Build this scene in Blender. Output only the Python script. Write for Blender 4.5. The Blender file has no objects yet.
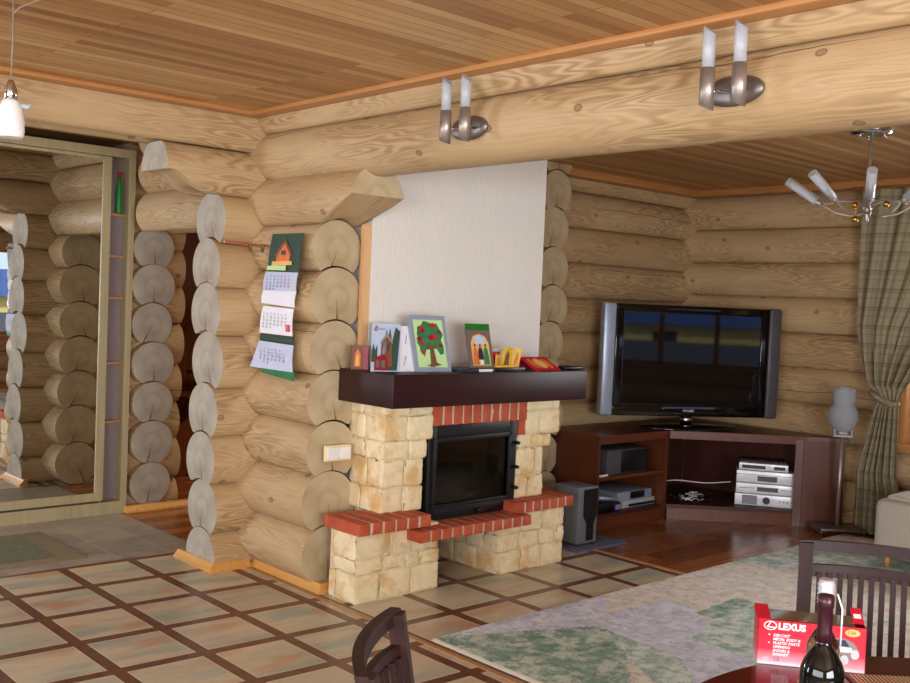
import bpy, bmesh, math, random
from mathutils import Matrix, Vector
random.seed(7)
PI = math.pi
scene = bpy.context.scene
COL = scene.collection
R = math.radians

# ------------------------------------------------------------------ colour and node helpers
def lin(c):
    if isinstance(c, str):
        c = c.lstrip('#'); c = [int(c[i:i+2], 16)/255 for i in (0, 2, 4)]
    return tuple((x/12.92 if x <= 0.04045 else ((x+0.055)/1.055)**2.4) for x in c[:3]) + (1.0,)

class NT:
    def __init__(s, name):
        s.m = bpy.data.materials.new(name); s.m.use_nodes = True
        s.t = s.m.node_tree; s.t.nodes.clear()
        s.out = s.t.nodes.new('ShaderNodeOutputMaterial')
        s.b = s.t.nodes.new('ShaderNodeBsdfPrincipled')
        s.t.links.new(s.b.outputs[0], s.out.inputs[0])
    def n(s, kind, **kw):
        nd = s.t.nodes.new('ShaderNode'+kind)
        for k, v in kw.items(): setattr(nd, k, v)
        return nd
    def L(s, a, b): s.t.links.new(a, b)
    def put(s, sock, v):
        if isinstance(v, bpy.types.NodeSocket): s.L(v, sock)
        elif v is not None: sock.default_value = v
    def math(s, op, a, b=None, c=None):
        nd = s.n('Math', operation=op); s.put(nd.inputs[0], a)
        if b is not None: s.put(nd.inputs[1], b)
        if c is not None: s.put(nd.inputs[2], c)
        return nd.outputs[0]
    def mix(s, f, a, b, mode='MIX'):
        nd = s.n('MixRGB', blend_type=mode); s.put(nd.inputs[0], f); s.put(nd.inputs[1], a); s.put(nd.inputs[2], b)
        return nd.outputs[0]
    def coord(s, kind='Object'): return s.n('TexCoord').outputs[kind]
    def mapping(s, v, scale=(1,1,1), loc=(0,0,0), rot=(0,0,0)):
        nd = s.n('Mapping'); s.L(v, nd.inputs[0]); nd.inputs['Scale'].default_value = scale
        nd.inputs['Location'].default_value = loc; nd.inputs['Rotation'].default_value = rot
        return nd.outputs[0]
    def noise(s, v, scale, detail=3, rough=0.5, col=False):
        nd = s.n('TexNoise'); s.L(v, nd.inputs['Vector']); nd.inputs['Scale'].default_value = scale
        nd.inputs['Detail'].default_value = detail; nd.inputs['Roughness'].default_value = rough
        return nd.outputs['Color' if col else 'Fac']
    def ramp(s, f, stops, interp='LINEAR'):
        nd = s.n('ValToRGB'); s.L(f, nd.inputs[0]); cr = nd.color_ramp; cr.interpolation = interp
        while len(cr.elements) < len(stops): cr.elements.new(0.5)
        for e, (p, c) in zip(cr.elements, stops):
            e.position = p; e.color = lin(c) if not isinstance(c, (int, float)) else (c, c, c, 1)
        return nd.outputs[0]
    def xyz(s, v):
        nd = s.n('SeparateXYZ'); s.L(v, nd.inputs[0]); return nd.outputs
    def comb(s, x, y, z=0.0):
        nd = s.n('CombineXYZ'); s.put(nd.inputs[0], x); s.put(nd.inputs[1], y); s.put(nd.inputs[2], z); return nd.outputs[0]
    def step(s, v, lo, hi):
        nd = s.n('MapRange'); s.put(nd.inputs[0], v); nd.inputs[1].default_value = lo; nd.inputs[2].default_value = hi
        return nd.outputs[0]
    def bump(s, h, strength=0.3, dist=0.01):
        nd = s.n('Bump'); s.L(h, nd.inputs['Height']); nd.inputs['Strength'].default_value = strength
        nd.inputs['Distance'].default_value = dist; s.L(nd.outputs[0], s.b.inputs['Normal'])
    def fin(s, col=None, rough=0.6, metal=0.0, spec=None):
        if col is not None: s.put(s.b.inputs['Base Color'], col if isinstance(col, bpy.types.NodeSocket) else lin(col))
        s.put(s.b.inputs['Roughness'], rough); s.b.inputs['Metallic'].default_value = metal
        if spec is not None: s.b.inputs['Specular IOR Level'].default_value = spec
        return s.m

_plain = {}
def plain(name, c, rough=0.6, metal=0.0, var=0.08, scale=20, spec=None):
    """a plain coloured surface with a light procedural unevenness"""
    if name in _plain: return _plain[name]
    t = NT(name); f = t.noise(t.coord(), scale, 3)
    base = lin(c); dark = tuple(x*(1-var*2) for x in base[:3])+(1,); lite = tuple(min(1, x*(1+var*2)) for x in base[:3])+(1,)
    t.put(t.b.inputs['Base Color'], t.mix(f, dark, lite))
    _plain[name] = t.fin(None, rough, metal, spec)
    return _plain[name]

# ------------------------------------------------------------------ materials
def mat_log(name, pale='#c9ad82', mid='#ba9b6f', dark='#8c693f', tone=1.0):
    t = NT(name); uv = t.coord('UV'); s = t.xyz(uv)
    sw = t.noise(t.mapping(uv, (1.1, 8.0, 1)), 1.0, 2, 0.45)
    bands = t.math('SINE', t.math('MULTIPLY', sw, 120.0))
    bands = t.math('MULTIPLY_ADD', bands, 0.5, 0.5)
    fine = t.noise(t.mapping(uv, (3, 130, 1)), 1.0, 2, 0.6)
    big = t.noise(t.mapping(uv, (0.6, 1.4, 1)), 1.0, 3, 0.5)
    patch = t.noise(t.mapping(uv, (1.0, 3.0, 1), (5, 3, 0)), 1.3, 2)
    amt = t.math('MULTIPLY', t.step(patch, 0.38, 0.60), 0.62)
    c = t.ramp(big, [(0.3, mid), (0.55, pale), (0.75, mid)])
    c = t.mix(t.math('MULTIPLY', bands, amt), c, lin(dark))
    c = t.mix(t.math('MULTIPLY', t.step(fine, 0.45, 0.8), 0.35), c, lin(dark))
    # knots
    vo = t.n('TexVoronoi', voronoi_dimensions='2D'); t.L(t.mapping(uv, (2.0, 2.6, 1)), vo.inputs['Vector']); vo.inputs['Scale'].default_value = 1.0
    vo.inputs['Randomness'].default_value = 0.9
    d = vo.outputs['Distance']
    ring = t.math('MULTIPLY', t.step(d, 0.046, 0.036), t.step(d, 0.014, 0.034))
    core = t.math('MULTIPLY', t.step(d, 0.046, 0.040), 0.45)
    gate = t.math('GREATER_THAN', t.xyz(vo.outputs['Color'])[0], 0.22)
    k = t.math('MULTIPLY', t.math('MAXIMUM', t.math('MULTIPLY', ring, 0.8), core), gate)
    c = t.mix(k, c, lin('#6b4425'))
    # drying cracks running along the log
    w = t.noise(t.mapping(uv, (0.9, 0.0, 1), (0, 0, 0)), 1.0, 4, 0.6)
    cv = t.math('ADD', t.math('MULTIPLY', s[1], 1.0), t.math('MULTIPLY', w, 0.14))
    cr = t.math('ABSOLUTE', t.math('SUBTRACT', t.math('FRACT', cv), 0.30))
    msk = t.step(t.noise(t.mapping(uv, (0.45, 0.2, 1), (9, 2, 0)), 1.0, 2), 0.50, 0.56)
    crk = t.math('MULTIPLY', t.step(cr, 0.0035, 0.0015), msk)
    c = t.mix(t.math('MULTIPLY', crk, 0.85), c, lin('#4a2f1a'))
    t.bump(t.math('SUBTRACT', fine, t.math('MULTIPLY', crk, 2.0)), 0.25, 0.003)
    return t.fin(c, 0.55, spec=0.35)

def mat_end(name, a='#cdb68c', b='#b79a6c', grey=0.0):
    t = NT(name); uv = t.coord('UV'); s = t.xyz(uv)
    r = t.math('SQRT', t.math('ADD', t.math('MULTIPLY', s[0], s[0]), t.math('MULTIPLY', s[1], s[1])))
    nz = t.noise(uv, 9.0, 3)
    rr = t.math('ADD', r, t.math('MULTIPLY', nz, 0.02))
    rings = t.math('MULTIPLY_ADD', t.math('SINE', t.math('MULTIPLY', rr, 520.0)), 0.5, 0.5)
    bl = t.noise(uv, 5.0, 3)
    c = t.ramp(bl, [(0.35, a), (0.65, b)])
    c = t.mix(t.math('MULTIPLY', rings, 0.16), c, lin('#8c6c42'))
    band = t.math('MULTIPLY', t.step(rr, 0.055, 0.075), t.step(rr, 0.11, 0.08))
    c = t.mix(t.math('MULTIPLY', band, 0.22), c, lin('#8f7350'))
    # one radial crack downwards
    wob = t.math('MULTIPLY', t.math('SUBTRACT', t.noise(uv, 30, 2), 0.5), 0.02)
    ax = t.math('ABSOLUTE', t.math('ADD', s[0], wob))
    wd = t.math('MULTIPLY', t.step(s[1], 0.02, -0.16), 0.0055)
    crk = t.math('MULTIPLY', t.math('LESS_THAN', ax, wd), t.math('LESS_THAN', s[1], 0.0))
    c = t.mix(t.math('MULTIPLY', crk, 0.85), c, lin('#4c3a28'))
    t.bump(t.math('SUBTRACT', nz, crk), 0.3, 0.004)
    return t.fin(c, 0.75, spec=0.25)

def mat_boards(name, cols, width, length, mortar='#5a3312', rough=0.4, vert=False, bump=0.25):
    t = NT(name); co = t.coord()
    if vert: co = t.mapping(co, rot=(0, 0, PI/2))
    br = t.n('TexBrick', offset=0.37, offset_frequency=2); t.L(co, br.inputs['Vector'])
    br.inputs['Scale'].default_value = 1.0; br.inputs['Brick Width'].default_value = length
    br.inputs['Row Height'].default_value = width; br.inputs['Mortar Size'].default_value = 0.0025
    br.inputs['Mortar Smooth'].default_value = 0.3; br.inputs['Bias'].default_value = 0.0
    br.inputs['Color1'].default_value = (0, 0, 0, 1); br.inputs['Color2'].default_value = (1, 1, 1, 1); br.inputs['Mortar'].default_value = (0.5, 0.5, 0.5, 1)
    per = t.xyz(br.outputs['Color'])[0]
    s = t.xyz(co)
    grain = t.noise(t.mapping(co, (1.3, 28, 1)), 1.5, 3, 0.6)
    sh = t.math('ADD', t.math('MULTIPLY', per, 0.65), t.math('MULTIPLY', grain, 0.35))
    c = t.ramp(sh, [(0.12, cols[0]), (0.42, cols[1]), (0.62, cols[2]), (0.9, cols[3])])
    c = t.mix(br.outputs['Fac'], c, lin(mortar))
    t.bump(t.math('SUBTRACT', 1.0, br.outputs['Fac']), bump, 0.004)
    return t.fin(c, rough)

def mat_wood(name, a, b, rough=0.3, axis=0, scale=1.0, spec=0.5):
    t = NT(name); sc = [14*scale]*3; sc[axis] = 1.2*scale
    g = t.noise(t.mapping(t.coord(), tuple(sc)), 2.0, 4, 0.6)
    c = t.ramp(g, [(0.3, a), (0.7, b)])
    return t.fin(c, rough, spec=spec)

def mat_tiles():
    """terracotta and sandstone coloured square tiles framed by dark wood-look bands"""
    t = NT('framed_tiles'); co = t.coord(); s = t.xyz(co)
    # two fields, split by the bead at x = 3.0
    side = t.math('GREATER_THAN', s[0], 2.99)
    ox = t.math('MULTIPLY_ADD', side, 3.800-1.7613, 1.7613)
    oy = t.math('MULTIPLY_ADD', side, 4.055-3.8592, 3.8592)
    S = 0.3942
    SX = t.math('MULTIPLY_ADD', side, 0.3942-0.386, 0.386); SY = t.math('MULTIPLY_ADD', side, 0.3942-0.402, 0.402)
    sk = t.math('MULTIPLY', t.math('SUBTRACT', 1.0, side), 0.040)   # the left field is laid a touch askew
    yy = t.math('ADD', s[1], t.math('MULTIPLY', sk, t.math('SUBTRACT', s[0], 1.768)))
    ax = t.math('DIVIDE', t.math('SUBTRACT', s[0], ox), SX); ay = t.math('DIVIDE', t.math('SUBTRACT', yy, oy), SY)
    def dist(a): # metres from the nearest lattice line
        f = t.math('FRACT', t.math('ADD', a, 100.5)); return t.math('MULTIPLY', t.math('ABSOLUTE', t.math('SUBTRACT', f, 0.5)), S)
    dmin = t.math('MINIMUM', dist(ax), dist(ay))
    band = t.math('LESS_THAN', dmin, 0.0285); grout = t.math('LESS_THAN', dmin, 0.0335)
    cell = t.comb(t.math('FLOOR', ax), t.math('FLOOR', ay), 0)
    wn = t.n('TexWhiteNoise', noise_dimensions='3D'); t.L(cell, wn.inputs['Vector']); rnd = wn.outputs['Value']
    off = t.n('VectorMath', operation='MULTIPLY_ADD'); t.L(wn.outputs['Color'], off.inputs[0]); off.inputs[1].default_value = (9, 9, 9); t.L(co, off.inputs[2])
    n1 = t.noise(t.mapping(off.outputs[0], (1.2, 4.5, 1)), 1.5, 3, 0.5)
    n2 = t.noise(t.mapping(off.outputs[0], (1.2, 2.6, 1), (4, 7, 0)), 2.2, 2, 0.5)
    n3 = t.noise(t.mapping(off.outputs[0], (3, 14, 1), (14, 7, 0)), 3.0, 3, 0.6)
    c = t.ramp(n1, [(0.34, '#a2aa98'), (0.5, '#c6bda0'), (0.64, '#d3c09f')])
    c = t.mix(t.math('MULTIPLY', t.step(n2, 0.52, 0.70), 0.7), c, lin('#bf8560'))
    c = t.mix(t.math('MULTIPLY', t.step(n3, 0.50, 0.75), 0.25), c, lin('#9a866c'))
    c = t.mix(t.math('MULTIPLY', t.step(rnd, 0.55, 1.0), 0.30), c, lin('#a39e88'))
    bg = t.noise(t.mapping(co, (6, 6, 1)), 4.0, 3)
    bc = t.ramp(bg, [(0.3, '#5d3a26'), (0.7, '#7a4f36')])
    c = t.mix(grout, c, lin('#dccab2'))
    c = t.mix(band, c, bc)
    h = t.math('SUBTRACT', t.math('MULTIPLY', n3, 0.3), grout)
    t.bump(h, 0.15, 0.003)
    return t.fin(c, 0.30, spec=0.45)

def mat_grey_tiles():
    t = NT('grey_slate_tiles'); co = t.mapping(t.coord(), loc=(-0.10, 0.06, 0))
    br = t.n('TexBrick', offset=0.0); t.L(co, br.inputs['Vector']); br.inputs['Scale'].default_value = 1.0
    br.inputs['Brick Width'].default_value = 0.30; br.inputs['Row Height'].default_value = 0.30
    br.inputs['Mortar Size'].default_value = 0.003; br.inputs['Color1'].default_value = (0,0,0,1); br.inputs['Color2'].default_value = (1,1,1,1)
    per = t.xyz(br.outputs['Color'])[0]
    n1 = t.noise(t.coord(), 5, 5, 0.6)
    c = t.ramp(t.math('MULTIPLY_ADD', per, 0.25, t.math('MULTIPLY', n1, 0.8)), [(0.3, '#7a7469'), (0.5, '#948c7f'), (0.72, '#a89c8b')])
    c = t.mix(t.math('MULTIPLY', br.outputs['Fac'], 0.7), c, lin('#b9b0a2'))
    t.bump(n1, 0.1, 0.003)
    return t.fin(c, 0.4)

def mat_plaster():
    t = NT('white_textured_plaster'); co = t.coord()
    n1 = t.noise(t.mapping(co, (60, 60, 14)), 1.0, 3, 0.6); n2 = t.noise(co, 3, 3)
    c = t.mix(n2, lin('#e6e2d8'), lin('#f1ede3'))
    c = t.mix(t.math('MULTIPLY', t.step(n1, 0.35, 0.7), 0.10), c, lin('#c9c3b6'))
    t.bump(n1, 0.55, 0.006)
    return t.fin(c, 0.85, spec=0.2)

def mat_stone():
    t = NT('cream_cut_limestone'); co = t.coord()
    n1 = t.noise(co, 7.0, 3, 0.55); n2 = t.noise(t.mapping(co, (1, 1, 1), (3, 8, 1)), 14.0, 4, 0.6); n3 = t.noise(co, 55, 3)
    c = t.mix(t.step(n2, 0.3, 0.7), lin('#f2e2bb'), lin('#e4cf9e'))
    c = t.mix(t.math('MULTIPLY', t.step(n1, 0.50, 0.66), 0.7), c, lin('#d3a358'))
    c = t.mix(t.math('MULTIPLY', t.step(n3, 0.55, 0.8), 0.25), c, lin('#b7a37a'))
    t.bump(t.math('ADD', n2, t.math('MULTIPLY', n3, 0.4)), 0.5, 0.012)
    return t.fin(c, 0.85, spec=0.2)

def mat_brick():
    t = NT('red_brick'); co = t.coord()
    n1 = t.noise(co, 9, 3); n2 = t.noise(co, 70, 3)
    c = t.ramp(n1, [(0.3, '#a8492d'), (0.7, '#c4603f')])
    c = t.mix(t.math('MULTIPLY', t.step(n2, 0.5, 0.8), 0.3), c, lin('#843620'))
    t.bump(n2, 0.3, 0.004)
    return t.fin(c, 0.7, spec=0.3)

def mat_rug(name, a, b, c3):
    t = NT(name); co = t.coord()
    n1 = t.noise(co, 9, 5, 0.7); n2 = t.noise(t.mapping(co, loc=(5, 2, 0)), 20, 4, 0.7); n3 = t.noise(co, 160, 2)
    c = t.mix(t.step(n1, 0.44, 0.56), lin(a), lin(b))
    c = t.mix(t.math('MULTIPLY', t.step(n2, 0.50, 0.62), 0.6), c, lin(c3))
    c = t.mix(t.math('MULTIPLY', t.step(n3, 0.45, 0.65), 0.07), c, lin('#4c4a44'))
    t.bump(t.math('ADD', n3, n2), 0.6, 0.01)
    m = t.fin(c, 0.95, spec=0.1); return m

def mat_plaid():
    t = NT('plaid_curtain_cloth'); uv = t.coord('UV'); s = t.xyz(uv)
    def lines(v, per, w, ph=0.0):
        f = t.math('ABSOLUTE', t.math('SUBTRACT', t.math('FRACT', t.math('ADD', t.math('DIVIDE', v, per), ph)), 0.5))
        return t.math('LESS_THAN', f, w/per/2)
    c = t.mix(t.noise(t.mapping(uv, (3, 3, 1)), 3, 3), lin('#978b6e'), lin('#a5997a'))
    c = t.mix(t.math('MULTIPLY', lines(s[0], 0.11, 0.03), 0.45), c, lin('#7c745c'))
    c = t.mix(t.math('MULTIPLY', lines(s[1], 0.13, 0.035), 0.45), c, lin('#7c745c'))
    c = t.mix(t.math('MULTIPLY', lines(s[0], 0.055, 0.006, 0.33), 0.4), c, lin('#5a5544'))
    c = t.mix(t.math('MULTIPLY', lines(s[1], 0.065, 0.006, 0.33), 0.4), c, lin('#5a5544'))
    th = t.noise(t.mapping(uv, (300, 300, 1)), 1.0, 1)
    t.bump(th, 0.2, 0.002)
    return t.fin(c, 0.9, spec=0.1)

def mat_glass(name, tint='#ffffff', rough=0.0, mixf=0.12):
    """thin pane: mostly transparent, a little mirror-like"""
    t = NT(name); t.t.nodes.remove(t.b)
    tr = t.n('BsdfTransparent'); tr.inputs[0].default_value = lin(tint)
    gl = t.n('BsdfGlossy'); gl.inputs['Roughness'].default_value = rough
    fr = t.n('Fresnel'); fr.inputs[0].default_value = 1.45
    mx = t.n('MixShader'); t.L(t.math('MULTIPLY', fr.outputs[0], mixf*8), mx.inputs[0]); t.L(tr.outputs[0], mx.inputs[1]); t.L(gl.outputs[0], mx.inputs[2])
    t.L(mx.outputs[0], t.out.inputs[0]); return t.m

M = {}
M['log'] = mat_log('planed_pine_log')
M['end'] = mat_end('sawn_log_end', '#cbbb98', '#b9a47e')
M['end_grey'] = mat_end('grey_log_end', '#bab3a2', '#a39a89')  # greyer tone for the stub, corbel and hall column ends
M['ceil'] = mat_boards('larch_ceiling_boards', ['#8f6035', '#b0824f', '#bd905b', '#d5b27c'], 0.066, 2.6, '#8a5a2c', 0.42)
M['parquet'] = mat_boards('reddish_parquet', ['#7a4522', '#8c522b', '#995d33', '#a96c3e'], 0.12, 1.3, '#4a2412', 0.22, bump=0.08)
M['tiles'] = mat_tiles(); M['grey'] = mat_grey_tiles()
M['plaster'] = mat_plaster(); M['stone'] = mat_stone(); M['brick'] = mat_brick()
M['mortar'] = plain('pale_mortar', '#c9b4a2', 0.9); M['stone_mortar'] = plain('cream_joint', '#dccaa2', 0.9)
M['trim'] = mat_wood('orange_varnished_pine', '#b57c43', '#c78e56', 0.4)
M['trimy'] = mat_wood('orange_varnished_pine_long', '#b57c43', '#c78e56', 0.4, 1)
M['base'] = mat_wood('honey_skirting', '#cf9347', '#e0ab60', 0.35, 1)
M['maho'] = mat_wood('dark_mahogany', '#260d0b', '#341311', 0.4, 0, spec=.3)
M['dark_chair'] = mat_wood('dark_wenge', '#24120f', '#341b17', 0.5, 2, spec=.25)
M['table'] = mat_wood('polished_cherry', '#3a0f0a', '#571a11', 0.12, 0)
M['cherry'] = mat_wood('cherry_veneer', '#4e2612', '#663419', 0.4, 2)
M['cherryx'] = mat_wood('cherry_veneer_flat', '#552a14', '#6e391d', 0.4, 0)
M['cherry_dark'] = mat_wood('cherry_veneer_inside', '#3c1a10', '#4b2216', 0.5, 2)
M['black'] = plain('black_plastic', '#0f0f11', 0.35)
M['iron'] = plain('black_cast_iron', '#1b1b1d', 0.42, 0.3)
M['soot'] = plain('sooty_fireclay', '#40372f', 0.9)
M['ash'] = plain('ash_and_logs', '#d6bd9c', 0.9, var=0.3, scale=40)
M['chrome'] = plain('polished_chrome', '#c9c9cc', 0.12, 1.0)
M['steel'] = plain('brushed_steel', '#b3a89f', 0.42, 0.75)
M['steel_dark'] = plain('dark_brushed_steel', '#857c76', 0.4, 0.8)
M['silver'] = plain('silver_plastic', '#c3c6c9', 0.35, 0.3)
M['bluegrey'] = plain('blue_silver_plastic', '#a6b3c4', 0.35, 0.4)
M['grey_cab'] = plain('grey_speaker_cabinet', '#6c7075', 0.45)
M['grey_box'] = plain('charcoal_lacquer', '#4d4a4e', 0.45)
M['white'] = plain('white_enamel', '#eceae6', 0.3)
M['paper'] = plain('white_paper', '#eeedf0', 0.8, var=0.02)
M['paper_blue'] = plain('bluish_paper', '#c5cbe0', 0.8, var=0.02)
M['ink'] = plain('dark_ink', '#3c4664', 0.8)
M['cream'] = plain('cream_plastic', '#ead7a4', 0.4)
M['brass'] = plain('polished_brass', '#c79a35', 0.15, 1.0)
M['red'] = plain('red_print', '#c3152f', 0.35); M['red_dark'] = plain('dark_red_print', '#8f1420', 0.4)
M['green'] = plain('green_print', '#1f7a2a', 0.5); M['leaf'] = plain('leaf_green_paint', '#2c7a45', 0.6, var=0.3)
M['lime'] = plain('lime_paint', '#bfe39a', 0.6); M['yellow'] = plain('yellow_print', '#e0b52a', 0.5, var=0.2, scale=60)
M['orange'] = plain('orange_print', '#d9702e', 0.5, var=0.2); M['brown'] = plain('brown_paint', '#7a4a2c', 0.6, var=0.2)
M['skyblue'] = plain('pale_sky_print', '#b7c9de', 0.6); M['fir'] = plain('fir_green_print', '#2d4636', 0.6, var=0.3, scale=80)
M['flesh'] = plain('ochre_print', '#e3b56a', 0.5); M['navy'] = plain('navy_card', '#1c2136', 0.45)
M['wardrobe'] = mat_wood('pale_olive_laminate', '#a89a72', '#b5a881', 0.45, 2)
M['wardrobe_in'] = plain('mauve_grey_laminate', '#8a7a78', 0.6, var=0.03)
M['frost'] = None
t = NT('frosted_glass'); M['frost'] = t.fin('#cfd4da', 0.35); t.b.inputs['Transmission Weight'].default_value = 0.35
M['mirror'] = NT('mirror_silver').fin('#d9dcd8', 0.0, 1.0)
M['pane'] = mat_glass('clear_pane')
M['fire_glass'] = mat_glass('smoked_fire_glass', '#a39a92', 0.05, 0.05)
M['film'] = mat_glass('clear_plastic_film', '#d8d8d8', 0.05, 0.12)
t = NT('plasma_screen_glass'); M['screen'] = t.fin('#07080c', 0.03, spec=0.75)
t = NT('wine_bottle_glass'); M['bottle'] = t.fin('#07090a', 0.04, spec=0.45)
t = NT('clear_bottle_glass'); M['clear'] = t.fin('#e8eeee', 0.02); t.b.inputs['Transmission Weight'].default_value = 1.0; t.b.inputs['IOR'].default_value = 1.3
M['capsule'] = plain('burgundy_foil', '#3d1a22', 0.3, 0.3)
M['rug1'] = mat_rug('sage_green_pile', '#a9c2b4', '#dfe6da', '#83a292')
M['rug2'] = mat_rug('lavender_grey_pile', '#e2e4e8', '#cfd0d8', '#a9abba')
M['rug3'] = mat_rug('beige_pink_pile', '#e8e2d4', '#dcd3c2', '#c0ab9e')
M['rug4'] = mat_rug('dark_green_pile', '#8aa694', '#c8d4c4', '#66806c')
M['rugedge'] = plain('rug_binding', '#d9d2bc', 0.9)
M['plaid'] = mat_plaid()
def mat_rib():
    t = NT('ribbed_sofa_cloth'); co = t.coord(); s = t.xyz(co)
    w = t.math('MULTIPLY_ADD', t.math('SINE', t.math('MULTIPLY', t.math('ADD', s[0], s[1]), 500)), 0.5, 0.5)
    c = t.mix(w, lin('#a29a8a'), lin('#b8b0a0')); t.bump(w, 0.3, 0.003); return t.fin(c, 0.95, spec=0.1)
M['sofa'] = mat_rib()
def mat_bamboo():
    t = NT('bamboo_slats'); s = t.xyz(t.coord())
    f = t.math('FRACT', t.math('DIVIDE', s[0], 0.009))
    w = t.math('LESS_THAN', t.math('ABSOLUTE', t.math('SUBTRACT', f, 0.5)), 0.24)
    c = t.mix(w, lin('#4a3022'), lin('#c9a470')); t.bump(w, 0.4, 0.002); return t.fin(c, 0.5)
M['bamboo'] = mat_bamboo()
M['doormat'] = plain('worn_green_mat', '#6d6f58', 0.95, var=0.25, scale=30); M['doormat_edge'] = plain('tan_mat_border', '#8a7c62', 0.95)
M['pad'] = plain('blue_grey_pad', '#5a6a80', 0.95, var=0.15, scale=60); M['redstripe'] = plain('red_pad_stripe', '#7a4654', 0.95)
M['dim_brown'] = mat_wood('red_brown_stair_wood', '#5a2c18', '#78401f', 0.4, 2)
M['grass'] = plain('lawn', '#8a8c86', 0.95, var=0.3, scale=3); M['yellow_wall'] = plain('yellow_render', '#f0cf7c', 0.9)
M['bush'] = plain('bush_leaves', '#4c7a3a', 0.9, var=0.35, scale=8); M['copper'] = plain('copper_red_rail', '#b0583a', 0.3, 0.5)
M['cable_w'] = plain('white_cable', '#d8d8d4', 0.5)
M['wire'] = plain('thin_grey_wire', '#8a7a68', 0.5)
M['card'] = plain('brown_card', '#8a6a48', 0.8)

# ------------------------------------------------------------------ mesh builder
class MB:
    def __init__(s): s.v = []; s.f = []; s.mi = []; s.uv = []; s.sm = []; s.T = Matrix()
    def add(s, verts, faces, mi=0, uvs=None, smooth=False):
        b = len(s.v); s.v += [tuple(s.T @ Vector(p)) for p in verts]
        for k, f in enumerate(faces):
            s.f.append(tuple(b+i for i in f)); s.mi.append(mi if isinstance(mi, int) else mi[k]); s.sm.append(smooth if isinstance(smooth, bool) else smooth[k])
            s.uv.append(uvs[k] if uvs else [(verts[i][0]+verts[i][1]*0.0, verts[i][2]) for i in f])
        return s
    def box(s, a, b, mi=0, r=0.0):
        x0, y0, z0 = (min(a[i], b[i]) for i in range(3)); x1, y1, z1 = (max(a[i], b[i]) for i in range(3))
        if r > 0: return s.rbox(((x0+x1)/2, (y0+y1)/2, (z0+z1)/2), (x1-x0, y1-y0, z1-z0), r, mi)
        v = [(x0,y0,z0),(x1,y0,z0),(x1,y1,z0),(x0,y1,z0),(x0,y0,z1),(x1,y0,z1),(x1,y1,z1),(x0,y1,z1)]
        return s.add(v, [(0,3,2,1),(4,5,6,7),(0,1,5,4),(1,2,6,5),(2,3,7,6),(3,0,4,7)], mi)
    def rbox(s, c, size, r=0.01, mi=0, noise=0.0, n=1, smooth=True):
        """rounded box; noise roughens it, n = inner subdivisions"""
        h = [d/2 for d in size]; r = min(r, min(h)*0.98)
        def coords(hh):
            a = [-hh, -hh+r*0.3, -hh+r]; m = [(-hh+r)+(2*hh-2*r)*k/(n+1) for k in range(1, n+1)] if n > 0 else []
            return a+m+[hh-r, hh-r*0.3, hh]
        cs = [coords(x) for x in h]; idx = {}; V = []; F = []
        def vid(p):
            key = tuple(round(x, 6) for x in p)
            if key not in idx:
                q = [max(-(h[i]-r), min(h[i]-r, p[i])) for i in range(3)]; d = [p[i]-q[i] for i in range(3)]
                L = math.sqrt(sum(x*x for x in d))
                o = [q[i]+(d[i]/L*r if L > 1e-9 else 0) for i in range(3)]
                if noise: o = [o[i]+random.uniform(-noise, noise) for i in range(3)]
                idx[key] = len(V); V.append((c[0]+o[0], c[1]+o[1], c[2]+o[2]))
            return idx[key]
        for ax in range(3):
            u, w = (ax+1) % 3, (ax+2) % 3
            for sg in (-1, 1):
                for i in range(len(cs[u])-1):
                    for j in range(len(cs[w])-1):
                        q = []
                        for (a, b) in ((i,j),(i+1,j),(i+1,j+1),(i,j+1)):
                            p = [0,0,0]; p[ax] = sg*h[ax]; p[u] = cs[u][a]; p[w] = cs[w][b]; q.append(vid(p))
                        F.append(tuple(q) if sg > 0 else tuple(reversed(q)))
        return s.add(V, F, mi, None, smooth)
    def tube(s, pts, r, mi=0, seg=10, cap=True, smooth=True):
        pts = [Vector(p) for p in pts]; n = len(pts); rs = r if isinstance(r, (list, tuple)) else [r]*n
        V = []; up = None
        for i, p in enumerate(pts):
            d = (pts[min(i+1, n-1)]-pts[max(i-1, 0)]).normalized()
            if up is None: up = Vector((0,0,1)) if abs(d.z) < 0.9 else Vector((1,0,0))
            a = d.cross(up).normalized(); b = a.cross(d).normalized(); up = b
            for k in range(seg):
                t = 2*PI*k/seg; V.append(tuple(p+(a*math.cos(t)+b*math.sin(t))*rs[i]))
        F = [(i*seg+k, i*seg+(k+1) % seg, (i+1)*seg+(k+1) % seg, (i+1)*seg+k) for i in range(n-1) for k in range(seg)]
        sm = [smooth]*len(F)
        if cap: F += [tuple(range(seg-1, -1, -1)), tuple((n-1)*seg+k for k in range(seg))]; sm += [False, False]
        return s.add(V, F, mi, None, sm)
    def lathe(s, c, prof, mi=0, seg=28, smooth=True):
        V = []; F = []; n = len(prof)
        for (r, z) in prof:
            for k in range(seg):
                t = 2*PI*k/seg; V.append((c[0]+r*math.cos(t), c[1]+r*math.sin(t), c[2]+z))
        for i in range(n-1):
            for k in range(seg): F.append((i*seg+k, i*seg+(k+1) % seg, (i+1)*seg+(k+1) % seg, (i+1)*seg+k))
        sm = [smooth]*len(F)
        F += [tuple(range(seg-1, -1, -1)), tuple((n-1)*seg+k for k in range(seg))]; sm += [False, False]
        return s.add(V, F, mi, None, sm)
    def prism(s, poly, z0, z1, mi=0):
        n = len(poly); V = [(x, y, z0) for x, y in poly]+[(x, y, z1) for x, y in poly]
        F = [tuple(range(n-1, -1, -1)), tuple(range(n, 2*n))]+[(i, (i+1) % n, n+(i+1) % n, n+i) for i in range(n)]
        return s.add(V, F, mi)
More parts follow.
